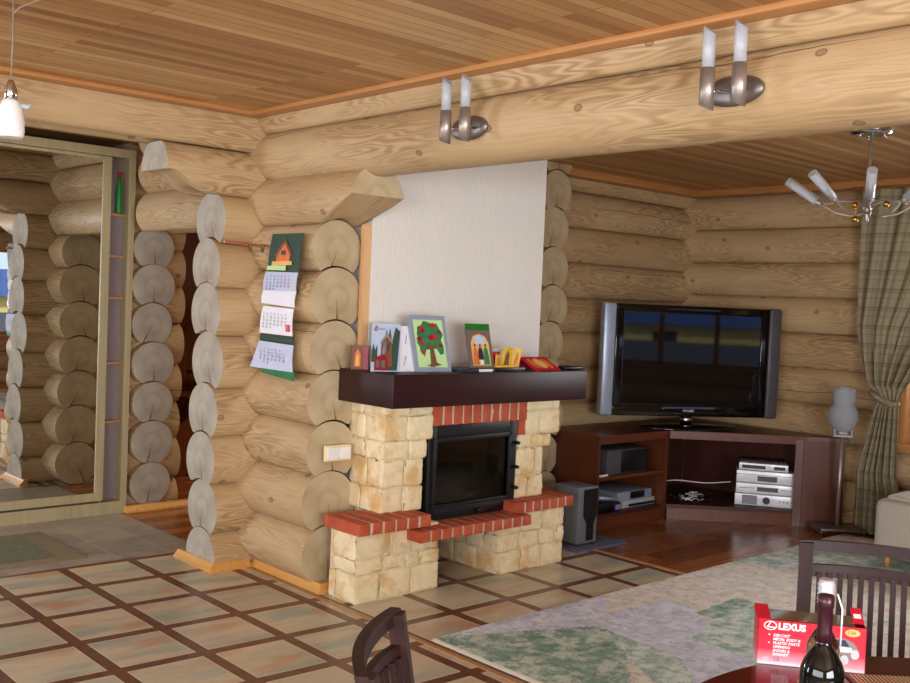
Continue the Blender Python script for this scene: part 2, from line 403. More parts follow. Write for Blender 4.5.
    def plate(s, quad, th, mi=0):
        """a thin sheet through four points with thickness th"""
        q = [Vector(p) for p in quad]; n = (q[1]-q[0]).cross(q[-1]-q[0]).normalized()*th
        V = [tuple(p) for p in q]+[tuple(p-n) for p in q]; k = len(q)
        F = [tuple(range(k)), tuple(range(2*k-1, k-1, -1))]+[(i, k+i, k+(i+1) % k, (i+1) % k) for i in range(k)]
        return s.add(V, F, mi)
    def text(s, string, size, mat, mi=0, th=0.0004, shear=0.0, bold=0.0, align='LEFT'):
        cu = bpy.data.curves.new('t', 'FONT'); cu.body = string; cu.size = size; cu.extrude = th; cu.shear = shear; cu.offset = bold
        cu.align_x = align; cu.resolution_u = 2
        ob = bpy.data.objects.new('t', cu); COL.objects.link(ob)
        dg = bpy.context.evaluated_depsgraph_get(); me = ob.evaluated_get(dg).to_mesh()
        V = [tuple(mat @ v.co) for v in me.vertices]; F = [tuple(p.vertices) for p in me.polygons]
        ob.evaluated_get(dg).to_mesh_clear(); bpy.data.objects.remove(ob); bpy.data.curves.remove(cu)
        return s.add(V, F, mi)
    def build(s, name, mats, parent=None, loc=None, local=False, kind=None, autosmooth=True):
        me = bpy.data.meshes.new(name)
        o = bpy.data.objects.new(name, me)
        off = Vector(loc) if loc is not None else Vector((0, 0, 0))
        if parent is not None and not local:
            p = parent
            while p is not None: off = off+Vector(p.location); p = p.parent
        V = [tuple(Vector(v)-off) for v in s.v]
        me.from_pydata(V, [], s.f)
        if not isinstance(mats, (list, tuple)): mats = [mats]
        for m in mats: me.materials.append(m)
        me.polygons.foreach_set('material_index', s.mi); me.polygons.foreach_set('use_smooth', s.sm)
        uvl = me.uv_layers.new(name='UVMap'); k = 0
        for f in s.uv:
            for c in f: uvl.data[k].uv = c; k += 1
        me.update(); COL.objects.link(o)
        if parent is not None: o.parent = parent
        if loc is not None: o.location = loc
        if kind: o['kind'] = kind
        return o

def thing(name, label, cat, loc=(0,0,0), rotz=0.0, group=None):
    o = bpy.data.objects.new(name, None); COL.objects.link(o); o.empty_display_size = 0.1
    o.location = loc; o.rotation_euler = (0, 0, rotz); o['label'] = label; o['category'] = cat
    if group: o['group'] = group
    return o
def tag(o, label, cat, group=None, kind=None):
    o['label'] = label; o['category'] = cat
    if group: o['group'] = group
    if kind: o['kind'] = kind
    return o
def quadframe(o, ux, uy):
    """matrix whose x runs along ux, y along uy, at o"""
    ux = Vector(ux).normalized(); uy = Vector(uy).normalized(); uz = ux.cross(uy).normalized()
    m = Matrix((ux, uy, uz)).transposed().to_4x4(); m.translation = Vector(o); return m

# ------------------------------------------------------------------ logs
CEIL = 2.53
LR = 0.162
def add_log(mb, axis, a0, a1, c, zc, rad, zlow=None, rlow=None, zmaxc=CEIL, zminf=None, caps=(1, 1), endmi=(1, 1), zfloor=0.0, seg=44):
    """one log along axis 'x' or 'y' between a0 and a1; its underside is scribed over the log below"""
    L = a1-a0; n = max(1, int(L/0.22)); st = [a0+L*k/n for k in range(n+1)]
    if zminf: st = [a0+0.04*k for k in range(int(min(L, 0.9)/0.04))]; st += [st[-1]+(a1-st[-1])*k/8 for k in range(1, 9)]
    uo, vo = random.uniform(0, 50), random.uniform(0, 9); ph = random.uniform(0, 6); V = []
    def prof(s_):
        out = []
        for k in range(seg):
            th = 2*PI*k/seg; rr = rad*(1+0.012*math.sin(s_*1.7+ph)+0.010*math.sin(th*2+ph*2+s_*0.6))
            d = rr*math.sin(th); z = zc+rr*math.cos(th)
            if zlow is not None:
                rl = rlow+0.008
                if abs(d) < rl:
                    top = zlow+math.sqrt(rl*rl-d*d)
                    if z < top and z < zc: z = min(top, zc)
            z = min(z, zmaxc); z = max(z, zfloor)
            if zminf: z = max(z, min(zminf(s_), zc+rad*0.9))
            out.append((d, z))
        return out
    P = [prof(x) for x in st]
    for x, pr in zip(st, P):
        for d, z in pr: V.append((x, c+d, z) if axis == 'x' else (c+d, x, z))
    F = []; UV = []; MI = []; SM = []
    for i in range(len(st)-1):
        for k in range(seg):
            k2 = (k+1) % seg
            f = (i*seg+k, i*seg+k2, (i+1)*seg+k2, (i+1)*seg+k)
            u0, u1 = st[i]+uo, st[i+1]+uo; v0, v1 = k/seg*2*PI*rad+vo, (k+1)/seg*2*PI*rad+vo
            uv = [(u0, v0), (u0, v1), (u1, v1), (u1, v0)]
            if axis == 'x': f = f[::-1]; uv = uv[::-1]
            F.append(f); UV.append(uv); MI.append(0); SM.append(True)
    base = len(V)
    for e, (i, on) in enumerate(((0, caps[0]), (len(st)-1, caps[1]))):
        if not on: continue
        b2 = len(V); x = st[i]; pr = P[i]; rot = random.uniform(-0.5, 0.5); cs, sn = math.cos(rot), math.sin(rot)
        zz = sum(z for d, z in pr)/seg
        for d, z in pr: V.append((x, c+d, z) if axis == 'x' else (c+d, x, z))
        V.append((x, c, zz) if axis == 'x' else (c, x, zz))
        def uvp(d, z): z -= zc; return (d*cs-z*sn, d*sn+z*cs)
        for k in range(seg):
            k2 = (k+1) % seg; f = (b2+k2, b2+k, b2+seg); uv = [uvp(*pr[k2]), uvp(*pr[k]), uvp(0, zz)]
            if (e == 1) != (axis == 'x'): f = f[::-1]; uv = uv[::-1]
            F.append(f); UV.append(uv); MI.append(endmi[e]); SM.append(False)
    mb.add(V, F, MI, UV, SM)

XJ = [0.0, .185, .46, .73, 1.0, 1.29, 1.56, 1.80, 2.065, 2.31, 2.58]
YJ = [0.03, .305, .59, .86, 1.12, 1.39, 1.67, 1.905, 2.175, 2.40, 2.66]
def centre(J, i):
    z0, z1 = J[i], J[i+1]
    if J is XJ and i == 0: z0 = z1-0.27
    zc = (z0+z1)/2; return zc, max(LR, (z1-z0)/2*1.19) if not (z1-z0) < 0.25 else LR*0.97
def log_wall(mb, axis, a0, a1, c, J, openings=(), ilo=0, ihi=None, caps=(1, 1), jit=0.012, endmi=(1, 1), scale=1.0):
    ihi = len(J)-1 if ihi is None else ihi
    for i in range(ilo, ihi):
        zc, rr = centre(J, i); rr *= scale
        zl, rl = (centre(J, i-1)[0], centre(J, i-1)[1]*scale) if i > 0 else (None, None)
        segs = [(a0, a1)]
        for (o0, o1, oz0, oz1) in openings:
            if oz0 < zc < oz1:
                ns = []
                for s0, s1 in segs:
                    if o0 > s0: ns.append((s0, min(s1, o0)))
                    if o1 < s1: ns.append((max(s0, o1), s1))
                segs = [q for q in ns if q[1]-q[0] > 0.05]
        for s0, s1 in segs:
            j0 = random.uniform(-jit, jit) if caps[0] else 0; j1 = random.uniform(-jit, jit) if caps[1] else 0
            add_log(mb, axis, s0+j0, s1+j1, c, zc, rr, zl, rl, caps=(1, 1), endmi=endmi)

# ------------------------------------------------------------------ the setting
XV = 3.14   # centre line of the calendar wall and of the beam
YX = 5.12   # centre line of the wall that crosses it
XR = 7.32   # right-hand wall
LM = [M['log'], M['end'], M['end_grey']]

# calendar wall (runs towards the camera) with its cut corbel, and the header over the hall opening
mb = MB()
log_wall(mb, 'y', 4.375, 5.50, XV, YJ, ihi=7, jit=0.010, caps=(1, 1))
zc, rr = centre(YJ, 7); zl, rl = centre(YJ, 6)
add_log(mb, 'y', 4.05, 6.45, XV, zc, rr, zl, rl, zminf=lambda y: 0.0 if y > 4.46 else 1.895+(4.42-y)*0.43 if y < 4.42 else 1.88)
mb.build('wall_left', LM, kind='structure')
mb = MB()
add_log(mb, 'y', -3.1, 6.45, XV, 2.305, 0.152, None, None)
add_log(mb, 'y', -3.1, 6.45, XV, 2.540, 0.160, 2.305, 0.152)
mb.build('trim_1', LM, kind='structure')   # the pair of beam logs overhead

# stub of the crossing wall left of the calendar wall, corbel and hall header log
mb = MB()
log_wall(mb, 'x', 2.80, 5.2, YX, XJ, ihi=8, jit=0.016, endmi=(2, 1))
zc, rr = centre(XJ, 8); zl, rl = centre(XJ, 7)
def cz(x):
    if x < 2.53: return 2.175
    if x < 2.78: return 2.175-0.14*((x-2.53)/0.25)**0.75
    return 0.0
add_log(mb, 'x', 2.46, 5.2, YX, zc, rr, zl, rl, zminf=cz, zmaxc=2.325, endmi=(2, 1))
mb.build('wall_back', LM, kind='structure')
mb = MB(); zc, rr = centre(XJ, 9)
add_log(mb, 'x', -2.5, 5.2, YX, zc, rr, centre(XJ, 8)[0], centre(XJ, 8)[1])
mb.build('trim_2', LM, kind='structure')

# alcove: back-left wall, cross-wall log ends beside the chimney, right wall with the window
AX = [0.0, .02, .285, .55, .815, 1.075, 1.335, 1.60, 1.86, 2.12, 2.385, 2.65]
AY = [0.0, .07, .335, .60, .87, 1.135, 1.404, 1.676, 1.939, 2.207, 2.487, 2.76]
mb = MB()
log_wall(mb, 'x', 5.2, 7.6, YX+0.02, AX, ilo=0, caps=(0, 1))
mb.build('wall_back', LM, kind='structure')
mb = MB()
CJ = [-0.18, .09, .355, .62, .885, 1.15, 1.405, 1.66, 1.93, 2.215, 2.45, 2.72]
for i in range(len(CJ)-1):
    zc = (CJ[i]+CJ[i+1])/2; r_ = 0.152; zl = (CJ[i-1]+CJ[i])/2 if i else None
    add_log(mb, 'y', 4.80+random.uniform(-.015, .015), 5.4, 5.285+random.uniform(-.012, .012), zc, r_, zl, r_)
mb.build('wall_cross', LM, kind='structure')
mb = MB()
log_wall(mb, 'y', -3.2, 5.35, XR, AY, ilo=0, openings=[(1.27, 3.19, 0.72, 2.0)], jit=0)
mb.build('wall_right', LM, kind='structure')

# column at the hall opening: ends of the wall that runs back, half-offset logs behind it
QJ = [-0.23, .04, .342, .626, .888, 1.173, 1.432, 1.697, 1.957]
mb = MB()
for i in range(len(QJ)-1):
    zc = (QJ[i]+QJ[i+1])/2-0.01; r_ = 0.148 if i % 2 else 0.153; zl = (QJ[i-1]+QJ[i])/2-0.01 if i else None
    add_log(mb, 'y', 6.60+random.uniform(-.02, .02), 9.2, 3.215+(0.01-0.005*i), zc, r_, zl, 0.15, endmi=(2, 1))
mb.build('wall_hall', LM, kind='structure')
mb = MB()
log_wall(mb, 'x', 3.045, 3.47, 6.84, XJ, ihi=10, jit=0.01, caps=(1, 1))
mb.build('wall_hall', LM, kind='structure')

# walls seen only in the mirror and the screen, with the windows that light the rooms
mb = MB(); log_wall(mb, 'x', -2.6, 7.6, -3.1, XJ, openings=[(-1.6, 1.6, .6, 2.1), (4.3, 6.9, .6, 2.1)], jit=0)
mb.build('wall_near', LM, kind='structure')
mb = MB(); log_wall(mb, 'y', -3.3, 7.6, -2.6, YJ, openings=[(-1.8, 2.6, .75, 2.1), (5.3, 6.5, .75, 2.1)], jit=0)
mb.build('wall_far_left', LM, kind='structure')
mb = MB(); mb.box((-2.6, 7.25, 0), (3.05, 7.35, CEIL)); mb.build('wall_hall', M['wardrobe_in'], kind='structure')
mb = MB(); mb.box((3.1, 9.2, 0), (6.6, 9.3, CEIL)); mb.box((6.5, 5.25, 0), (6.6, 9.2, CEIL)); mb.build('wall_stair', M['dim_brown'], kind='structure')

# floors
mb = MB(); mb.box((-2.7, -3.2, -0.1), (5.03, 5.465, 0)); mb.build('floor', M['tiles'], kind='structure')
mb = MB(); mb.box((-2.7, 5.465, -0.1), (3.0, 7.3, 0)); mb.build('floor', M['grey'], kind='structure')
mb = MB(); mb.box((5.03, -3.2, -0.1), (7.5, 5.30, 0)); mb.build('floor', M['parquet'], kind='structure')
mb = MB(); mb.box((3.0, 5.465, -0.1), (6.6, 9.3, 0)); mb.build('floor', M['parquet'], kind='structure')
mb = MB(); mb.box((2.985, -3.0, 0), (3.012, 4.95, 0.004)); mb.build('trim_3', mat_wood('tan_bead', '#a87a4e', '#b98b5c', 0.4, 1), kind='structure')
mb = MB(); mb.box((5.018, -3.0, 0), (5.045, 4.9, 0.005)); mb.build('trim_4', _plain.get('x') or bpy.data.materials['tan_bead'], kind='structure')
# ceiling
mb = MB(); mb.box((-2.8, -3.3, CEIL), (7.6, 9.4, CEIL+0.08)); mb.build('ceiling', M['ceil'], kind='structure')
mb = MB()
mb.box((-2.4, 4.88, CEIL-0.022), (3.04, 4.98, CEIL+0.002), r=0.006); mb.build('trim_5', M['trim'], kind='structure')
mb = MB(); mb.box((2.90, -2.9, CEIL-0.022), (3.01, 4.90, CEIL+0.002), r=0.006); mb.build('trim_6', M['trimy'], kind='structure')
mb = MB(); mb.box((3.27, 4.86, CEIL-0.05), (7.2, 5.0, CEIL+0.002), r=0.006); mb.build('trim_7', M['trim'], kind='structure')
mb = MB(); mb.box((7.06, -2.9, CEIL-0.05), (7.2, 4.88, CEIL+0.002), r=0.006); mb.build('trim_8', M['trimy'], kind='structure')
# skirting round the stub and along the calendar wall
def skirt(name, poly, h=0.045, mat=None):
    mb = MB(); n = len(poly)
    for i in range(n-1):
        (x0, y0), (x1, y1) = poly[i], poly[i+1]; d = Vector((x1-x0, y1-y0, 0)).normalized(); nn = Vector((d.y, -d.x, 0))
        prof = [(0.0, 0), (0.0, 0.012), (-0.02, h*0.75), (-0.028, h), (-0.06, h), (-0.06, 0)]
        V = []
        for (px, py) in ((x0, y0), (x1, y1)):
            for off, z in prof:
                ext = -off*0.98
                e = d*ext if (px, py) == (x0, y0) and i > 0 else (-d*ext if (px, py) == (x1, y1) and i < n-2 else Vector())
                V.append((px+nn.x*off+e.x, py+nn.y*off+e.y, z))
        k = len(prof); F = [(a, (a+1) % k, k+(a+1) % k, k+a) for a in range(k)]+[tuple(range(k-1, -1, -1)), tuple(range(k, 2*k))]
        mb.add(V, F, 0)
    return mb.build(name, mat or M['base'], kind='structure')
skirt('baseboard_stub', [(2.765, 5.36), (2.765, 4.925), (3.02, 4.925)])
skirt('baseboard_left', [(3.025, 4.95), (3.025, 4.27), (3.20, 4.27)])
skirt('baseboard_hall', [(3.03, 6.56), (3.54, 6.56)])
mb = MB(); mb.box((3.262, 4.305, 1.161), (3.304, 4.34, 1.93)); mb.build('trim_9', mat_wood('peach_pine_strip', '#d9a872', '#e6bb88', 0.5, 2), kind='structure')

# windows
def window(n, axis, a0, a1, c, z0, z1, inward, bars=1):
    """frame with mullions and one pane; axis = direction the window runs along"""
    def B(mb, s0, s1, t0, t1, za, zb):
        if axis == 'x': mb.box((s0, c+t0, za), (s1, c+t1, zb))
        else: mb.box((c+t0, s0, za), (c+t1, s1, zb))
    mb = MB(); w = 0.07
    B(mb, a0-w, a1+w, -.17, .17, z0-w, z0); B(mb, a0-w, a1+w, -.17, .17, z1, z1+w)
    B(mb, a0-w, a0, -.17, .17, z0, z1); B(mb, a1, a1+w, -.17, .17, z0, z1)
    f = mb.build('window_%d' % n, M['trim'], kind='structure')
    mb = MB()
    for k in range(bars+2):
        x = a0+(a1-a0)*k/(bars+1); B(mb, x-.035, x+.035, -.03, .03, z0, z1)
    B(mb, a0, a1, -.03, .03, z0, z0+.06); B(mb, a0, a1, -.03, .03, z1-.06, z1)
    mb.build('window_sash', M['trim'], f)
    mb = MB(); B(mb, a0, a1, -.004, .004, z0+.05, z1-.05); mb.build('pane', M['pane'], f)
    mb = MB(); t = inward*.17; B(mb, a0-.06, a1+.06, t, t+inward*.05, z0-.03, z0); mb.build('sill', M['trim'], f)
    return f
window(1, 'y', 1.35, 3.11, XR, 0.68, 1.90, -1, 2)
window(2, 'x', -1.5, 1.5, -3.1, 0.72, 2.05, 1, 2)
window(3, 'x', 4.4, 6.8, -3.1, 0.72, 2.05, 1, 2)
window(4, 'y', -1.7, 2.5, -2.6, 0.90, 2.12, 1, 3)
window(5, 'y', 5.4, 6.4, -2.6, 0.90, 2.12, 1, 1)

# outdoors, seen through and reflected from the windows
mb = MB(); mb.box((-40, -40, -0.7), (50, 50, -0.6)); o = mb.build('ground', M['grass']); o['kind'] = 'structure'
mb = MB(); mb.box((-12, -24, -0.6), (24, -18, 1.1)); o = mb.build('house', M['yellow_wall'], None)
tag(o, 'long low yellow house with a blue roof outside, reflected in the television screen', 'house')
mb = MB(); mb.prism([(-12.3, -24.3), (24.3, -24.3), (24.3, -17.7), (-12.3, -17.7)], 1.1, 1.9); mb.build('roof', plain('blue_roof', '#4f6fae', .6), o)
for x in (3, 7, 11, 15):
    mb = MB(); mb.box((x, -18.05, .55), (x+.7, -17.98, .9)); mb.build('window', M['navy'], o)
mb = MB()
rb = random.Random(3)
fo = MB().box((-14, -12.1, -.6), (24, -12.0, .80)).build('garden_fence', plain('dark_grey_fence', '#5c6068', .8)); tag(fo, 'long dark grey fence outside, low in the television reflection', 'fence')
mb = MB()
for k in range(70):
    mb.rbox((9.3+rb.uniform(-.7, .7), 1.9+rb.uniform(-1.6, 1.6), 0.1+rb.uniform(-.7, .9)), (.5, .5, .45), .2, 0, .05)
o = mb.build('bush', M['bush']); tag(o, 'green bush outside the window behind the curtain', 'bush')

# ------------------------------------------------------------------ fireplace
FP = thing('fireplace', 'corner fireplace of cream stone and red brick with white plaster chimney', 'fireplace', (3.9, 4.3, 0))
def stonework(x0, x1, y0, y1, z0, z1, name, courses, left=True, right=True, seed=1):
    rnd = random.Random(seed); mb = MB()
    mb.box((x0+.007, y0+.007, z0), (x1-.007, y1-.003, z1), 1)
    hs = courses; tot = sum(hs); z = z0
    for ci, hh in enumerate(hs):
        h = (z1-z0)*hh/tot
        xs = [x0]; nb = max(2, round((x1-x0)/0.15)); nb = nb if nb < 4 else (4 if ci % 2 else 3)
        cuts = [x0+(x1-x0)*(k+rnd.uniform(-.3, .3)+(0.3 if ci % 2 else 0))/nb for k in range(1, nb)]
        xs += sorted(c for c in cuts if x0+.05 < c < x1-.05)+[x1]
        for k in range(len(xs)-1):
            a, b = xs[k], xs[k+1]; pr = rnd.uniform(-.006, .006)
            first, last = k == 0, k == len(xs)-2
            dep = rnd.uniform(.12, .2) if (first or last) else .05
            ex0 = a-(rnd.uniform(0, .01) if first else 0); ex1 = b+(rnd.uniform(0, .01) if last else 0)
            mb.rbox(((ex0+ex1)/2, y0+pr+dep/2, z+h/2), (ex1-ex0-.003, dep, h-.003), .013, 0, .0040, 3)
            # carry the end blocks back along the sides
            if (first and left) or (last and right):
                y = y0+pr+dep
                while y < y1-.04:
                    d2 = min(rnd.uniform(.13, .24), y1-y)
                    if y1-(y+d2) < .06: d2 = y1-y
                    if first: cx0, cx1 = x0-rnd.uniform(0, .01), x0+.05
                    else: cx0, cx1 = x1-.05, x1+rnd.uniform(0, .01)
                    mb.rbox(((cx0+cx1)/2, y+d2/2, z+h/2), (cx1-cx0, d2-.003, h-.003), .013, 0, .0040, 3); y += d2
        z += h
    return mb.build(name, [M['stone'], M['stone_mortar']], FP)
stonework(3.065, 3.615, 4.02, 4.25, 0, .362, 'pedestal', [.14, .07, .13], seed=3)
stonework(4.075, 4.625, 4.02, 4.95, 0, .345, 'pedestal', [.13, .10, .12], seed=9)
# columns, stepping out towards the mantel
stonework(3.285, 3.545, 4.10, 4.40, .42, .70, 'column', [.14, .15], seed=5)
mbs = stonework(3.28, 3.57, 4.095, 4.40, .70, .80, 'column_course', [.1], seed=6)
stonework(3.27, 3.60, 4.085, 4.40, .80, .99, 'column_head', [.14, .06], seed=7)
stonework(4.265, 4.50, 4.10, 4.33, .405, .70, 'column', [.13, .16], seed=12)
stonework(4.285, 4.55, 4.095, 4.33, .70, .78, 'column_course', [.1], seed=13)
stonework(4.33, 4.62, 4.085, 4.33, .78, .99, 'column_head', [.14, .07], seed=14)
def bricks(x0, x1, y0, y1, z0, z1, name, w=.075, sides=False, seed=1, gap=.012):
    rnd = random.Random(seed); mb = MB(); n = max(1, round((x1-x0)/w)); p = (x1-x0)/n
    mb.box((x0+.004, y0+.003, z0+.004), (x1-.004, y1, z1-.0025), 1)
    for k in range(n):
        a = x0+p*k+(gap/2 if k else 0); b = x0+p*(k+1)-(gap/2 if k < n-1 else 0)
        mb.rbox(((a+b)/2, (y0+y1)/2+rnd.uniform(-.002, .002), (z0+z1)/2), (b-a, y1-y0, z1-z0), .005, 0, .0012, 1)
    return mb.build(name, [M['brick'], M['mortar']], FP)
bricks(3.03, 3.50, 3.955, 4.22, .363, .425, 'brick_cap', seed=2)
def lbricks():
    mb = MB(); mb.box((3.035, 4.21, .366), (3.27, 4.25, .422), 1)
    mb.rbox((3.10, 4.24, .394), (.14, .03, .060), .005, 0, .0012, 1); mb.rbox((3.215, 4.24, .394), (.07, .03, .060), .005, 0, .0012, 1)
    return mb.build('brick_cap', [M['brick'], M['mortar']], FP)
lbricks()
bricks(3.395, 4.225, 3.915, 4.10, .292, .350, 'hearth_ledge', seed=4)
bricks(4.175, 4.665, 3.985, 4.26, .346, .408, 'brick_cap', seed=6)
bricks(3.600, 4.33, 4.085, 4.30, .868, .99, 'brick_lintel', w=.073, seed=8)
bricks(4.275, 4.33, 4.09, 4.30, .782, .868, 'brick_lintel', w=.06, seed=10)
# firebox with glazed door
mb = MB()
mb.box((3.545, 4.16, .34), (3.60, 4.9, .87)); mb.box((4.262, 4.16, .34), (4.30, 4.9, .87))
mb.box((3.60, 4.12, .33), (4.262, 4.9, .37)); mb.box((3.60, 4.12, .84), (4.262, 4.9, .87)); mb.box((3.6, 4.5, .37), (4.262, 4.52, .84))
fb = mb.build('firebox', M['soot'], FP)
mb = MB()
for (x, y, z, rx) in ((3.78, 4.24, .47, .05), (4.0, 4.28, .48, .05), (3.88, 4.30, .57, .045)):
    mb.tube([(x-.22, y+.03, z), (x, y-.01, z+.01), (x+.22, y+.02, z-.005)], [rx*.9, rx, rx*.85], 0, 12)
mb.build('firewood', plain('grey_burnt_wood', '#b3a08c', .9, var=.3), fb)
mb = MB(); mb.rbox((3.93, 4.29, .395), (.62, .28, .05), .008, 0, .003, 4); mb.build('ash', M['ash'], fb)
mb = MB()
X0, X1, Z0, Z1, Y = 3.583, 4.262, .335, .868, 4.095
mb.box((X0, Y, Z0), (X0+.06, Y+.05, Z1), r=.004); mb.box((X1-.065, Y, Z0), (X1, Y+.05, Z1), r=.004)
mb.box((X0+.05, Y, Z1-.075), (X1-.06, Y+.05, Z1), r=.004); mb.box((X0+.05, Y, Z0), (X1-.06, Y+.05, Z0+.085), r=.004)
mb.box((X0+.045, Y-.012, Z0+.085), (X1-.055, Y+.002, Z0+.10), r=.003); mb.box((X0+.045, Y-.012, Z1-.09), (X1-.055, Y+.002, Z1-.065), r=.003)
mb.box((X0+.03, Y-.012, Z0+.085), (X0+.052, Y+.002, Z1-.065), r=.003); mb.box((X1-.072, Y-.012, Z0+.085), (X1-.050, Y+.002, Z1-.065), r=.003)
dr = mb.build('firebox_door', M['iron'], FP)
mb = MB(); mb.box((X0+.05, Y+.006, Z0+.085), (X1-.06, Y+.010, Z1-.075)); mb.build('door_glass', M['fire_glass'], dr)
for z in (.48, .60, .74):
    mb = MB(); mb.tube([(X1-.02, Y-.03, z), (X1-.02, Y+.01, z)], .011, 0, 10); mb.lathe((X1-.02, Y-.03, z-.008), [(.012, 0), (.016, .008), (.012, .016)], 0, 12); mb.build('door_latch', M['iron'], dr)
mb = MB(); mb.lathe((3.97, Y-.012, .375), [(.012, -.01), (.017, 0), (.012, .012)], 0, 14); mb.tube([(3.97, Y-.012, .376), (3.97, Y+.01, .376)], .008); mb.build('air_knob', M['iron'], dr)
# mantel shelf and plaster chimney
mb = MB(); mb.box((3.163, 3.90, .998), (4.634, 4.355, 1.168), r=.004); mb.build('mantel_shelf', M['maho'], FP)
mb = MB(); mb.box((3.305, 4.30, 1.158), (4.635, 4.95, 2.52)); mb.box((3.325, 4.335, 0.37), (4.6, 4.95, .99)) 
mb.build('chimney_breast', M['plaster'], FP)

# ------------------------------------------------------------------ switch on a log end
SW = thing('power_outlet', 'white double outlet on cream backing plate, mounted on a round log end', 'outlet', (3.155, 4.33, .72))
mb = MB(); mb.box((3.068, 4.318, .680), (3.236, 4.34, .765), r=.006); mb.build('backing_plate', M['cream'], SW)
for k in range(2):
    mb = MB(); mb.box((3.078+k*.075, 4.31, .690), (3.151+k*.075, 4.325, .755), r=.004); mb.build('socket', M['white'], SW)

# ------------------------------------------------------------------ key rail and calendar on the log walls
KR = thing('hook_rail', 'slim copper-red rail with two chrome hooks, on the stub wall by the calendar', 'rail', (2.90, 4.92, 1.80))
mb = MB(); mb.tube([(2.775, 4.915, 1.812), (2.95, 4.90, 1.806), (2.955, 4.80, 1.80)], .007, 0, 10); mb.build('rail', M['copper'], KR)
for x, y in ((2.925, 4.895), (2.955, 4.82)):
    mb = MB(); mb.tube([(x, y, 1.80), (x-.012, y-.02, 1.785), (x-.014, y-.026, 1.768), (x-.02, y-.036, 1.775)], [.012, .010, .008, .006], 0, 10); mb.build('hook', M['chrome'], KR)

CA = thing('wall_calendar', 'hanging three-month calendar with a wooden house picture, on the log wall', 'calendar', (2.95, 4.7, 1.5))
def onlog(p): return (p[0]*.9835, 1.55+(p[1]-1.55)*.9835)
def cal_sheet(name, pts, mat, x=2.945, curl=0.0, parent=None):
    """pts: four (y, z) TL, TR, BR, BL, seen from the -x side"""
    mb = MB(); N = 6; V = []
    (a, b, c, d) = [Vector((0, p[0], p[1])) for p in map(onlog, pts)]
    for i in range(N+1):
        t = i/N; L = a.lerp(d, t); Rr = b.lerp(c, t)
        for j in range(N+1):
            s = j/N; p = L.lerp(Rr, s); xx = x-curl*(t**2)*(1-s)*1.0-.006*math.sin(t*PI)
            V.append((xx, p.y, p.z))
    F = [(i*(N+1)+j, (i+1)*(N+1)+j, (i+1)*(N+1)+j+1, i*(N+1)+j+1) for i in range(N) for j in range(N)]
    n = len(V); V += [(v[0]+.002, v[1], v[2]) for v in V]; F += [tuple(n+k for k in reversed(f)) for f in F]
    mb.add(V, F, 0, None, True); return mb.build(name, mat, parent or CA)
def month(par, pts, x, rows=5, cols=7, red=None, start=1):
    a, b, c, d = [Vector((0, p[0], p[1])) for p in map(onlog, pts)]; mb = MB(); k = 0
    for r_ in range(rows):
        for q in range(cols):
            k += 1
            if k > 31: break
            t = .30+.62*r_/rows; s = .10+.80*q/cols; p = a.lerp(d, t).lerp(b.lerp(c, t), s)
            m = quadframe((x-.010, p.y, p.z), (0, -1, 0), (0, 0, 1))
            mb.text(str(k), .017, m, 1 if q >= 5 else 0, .0002)
    m = quadframe((x-.010, a.lerp(d, .16).lerp(b.lerp(c, .16), .30).y, a.lerp(d, .16).z), (0, -1, 0), (0, 0, 1))
    mb.build('dates', [M['ink'], M['red_dark']], par)
P1 = [(4.79, 1.868), (4.487, 1.868), (4.521, 1.662), (4.828, 1.667)]
hp = cal_sheet('house_picture', P1, M['fir'], 2.95)
def pic(name, par, poly, x, mat):
    a, b, c, d = [Vector((0, p[0], p[1])) for p in map(onlog, P1)]
    q = [a.lerp(d, v).lerp(b.lerp(c, v), u) for u, v in poly]
    mb = MB(); mb.plate([(x, p.y, p.z) for p in q], .001); mb.build(name, mat, par)
pic('roof', hp, [(.50, .14), (.78, .55), (.72, .58), (.50, .26), (.27, .62), (.20, .58)], 2.940, M['brown'])
pic('gable', hp, [(.50, .26), (.70, .56), (.70, .76), (.28, .76), (.28, .60)], 2.9405, M['orange'])
pic('porch', hp, [(.16, .74), (.78, .72), (.80, .82), (.16, .86)], 2.939, M['flesh'])
pic('window', hp, [(.42, .45), (.56, .45), (.56, .56), (.42, .56)], 2.9385, M['navy'])
pic('lawn', hp, [(.02, .86), (.62, .84), (.62, .97), (.02, .97)], 2.9395, M['lime'])
S1 = [(4.838, 1.663), (4.52, 1.66), (4.533, 1.56), (4.86, 1.56)]; S1b = [(4.86, 1.56), (4.533, 1.56), (4.546, 1.475), (4.875, 1.49)]
S2 = [(4.854, 1.475), (4.55, 1.468), (4.553, 1.322), (4.88, 1.326)]
S3 = [(4.877, 1.282), (4.533, 1.275), (4.533, 1.133), (4.915, 1.136)]
a_ = cal_sheet('month_sheet', S1, M['paper_blue'], 2.944); month(a_, [(4.83, 1.675), (4.53, 1.672), (4.54, 1.535), (4.86, 1.535)], 2.944, 5)
cal_sheet('blank_strip', S1b, M['paper'], 2.946)
a_ = cal_sheet('month_sheet', S2, M['paper'], 2.944); month(a_, S2, 2.944)
mb = MB(); mb.box((2.930, 4.495, 1.348), (2.936, 4.525, 1.385)); mb.build('date_marker', M['red'], a_)
cal_sheet('picture_strip', [(4.88, 1.324), (4.55, 1.322), (4.545, 1.272), (4.877, 1.278)], M['fir'], 2.95)
a_ = cal_sheet('month_sheet', S3, M['paper_blue'], 2.940, curl=.03); month(a_, [(4.86, 1.282), (4.54, 1.275), (4.54, 1.133), (4.88, 1.136)], 2.934)
cal_sheet('picture_strip', [(4.86, 1.15), (4.53, 1.145), (4.531, 1.085), (4.849, 1.105)], M['leaf'], 2.952)

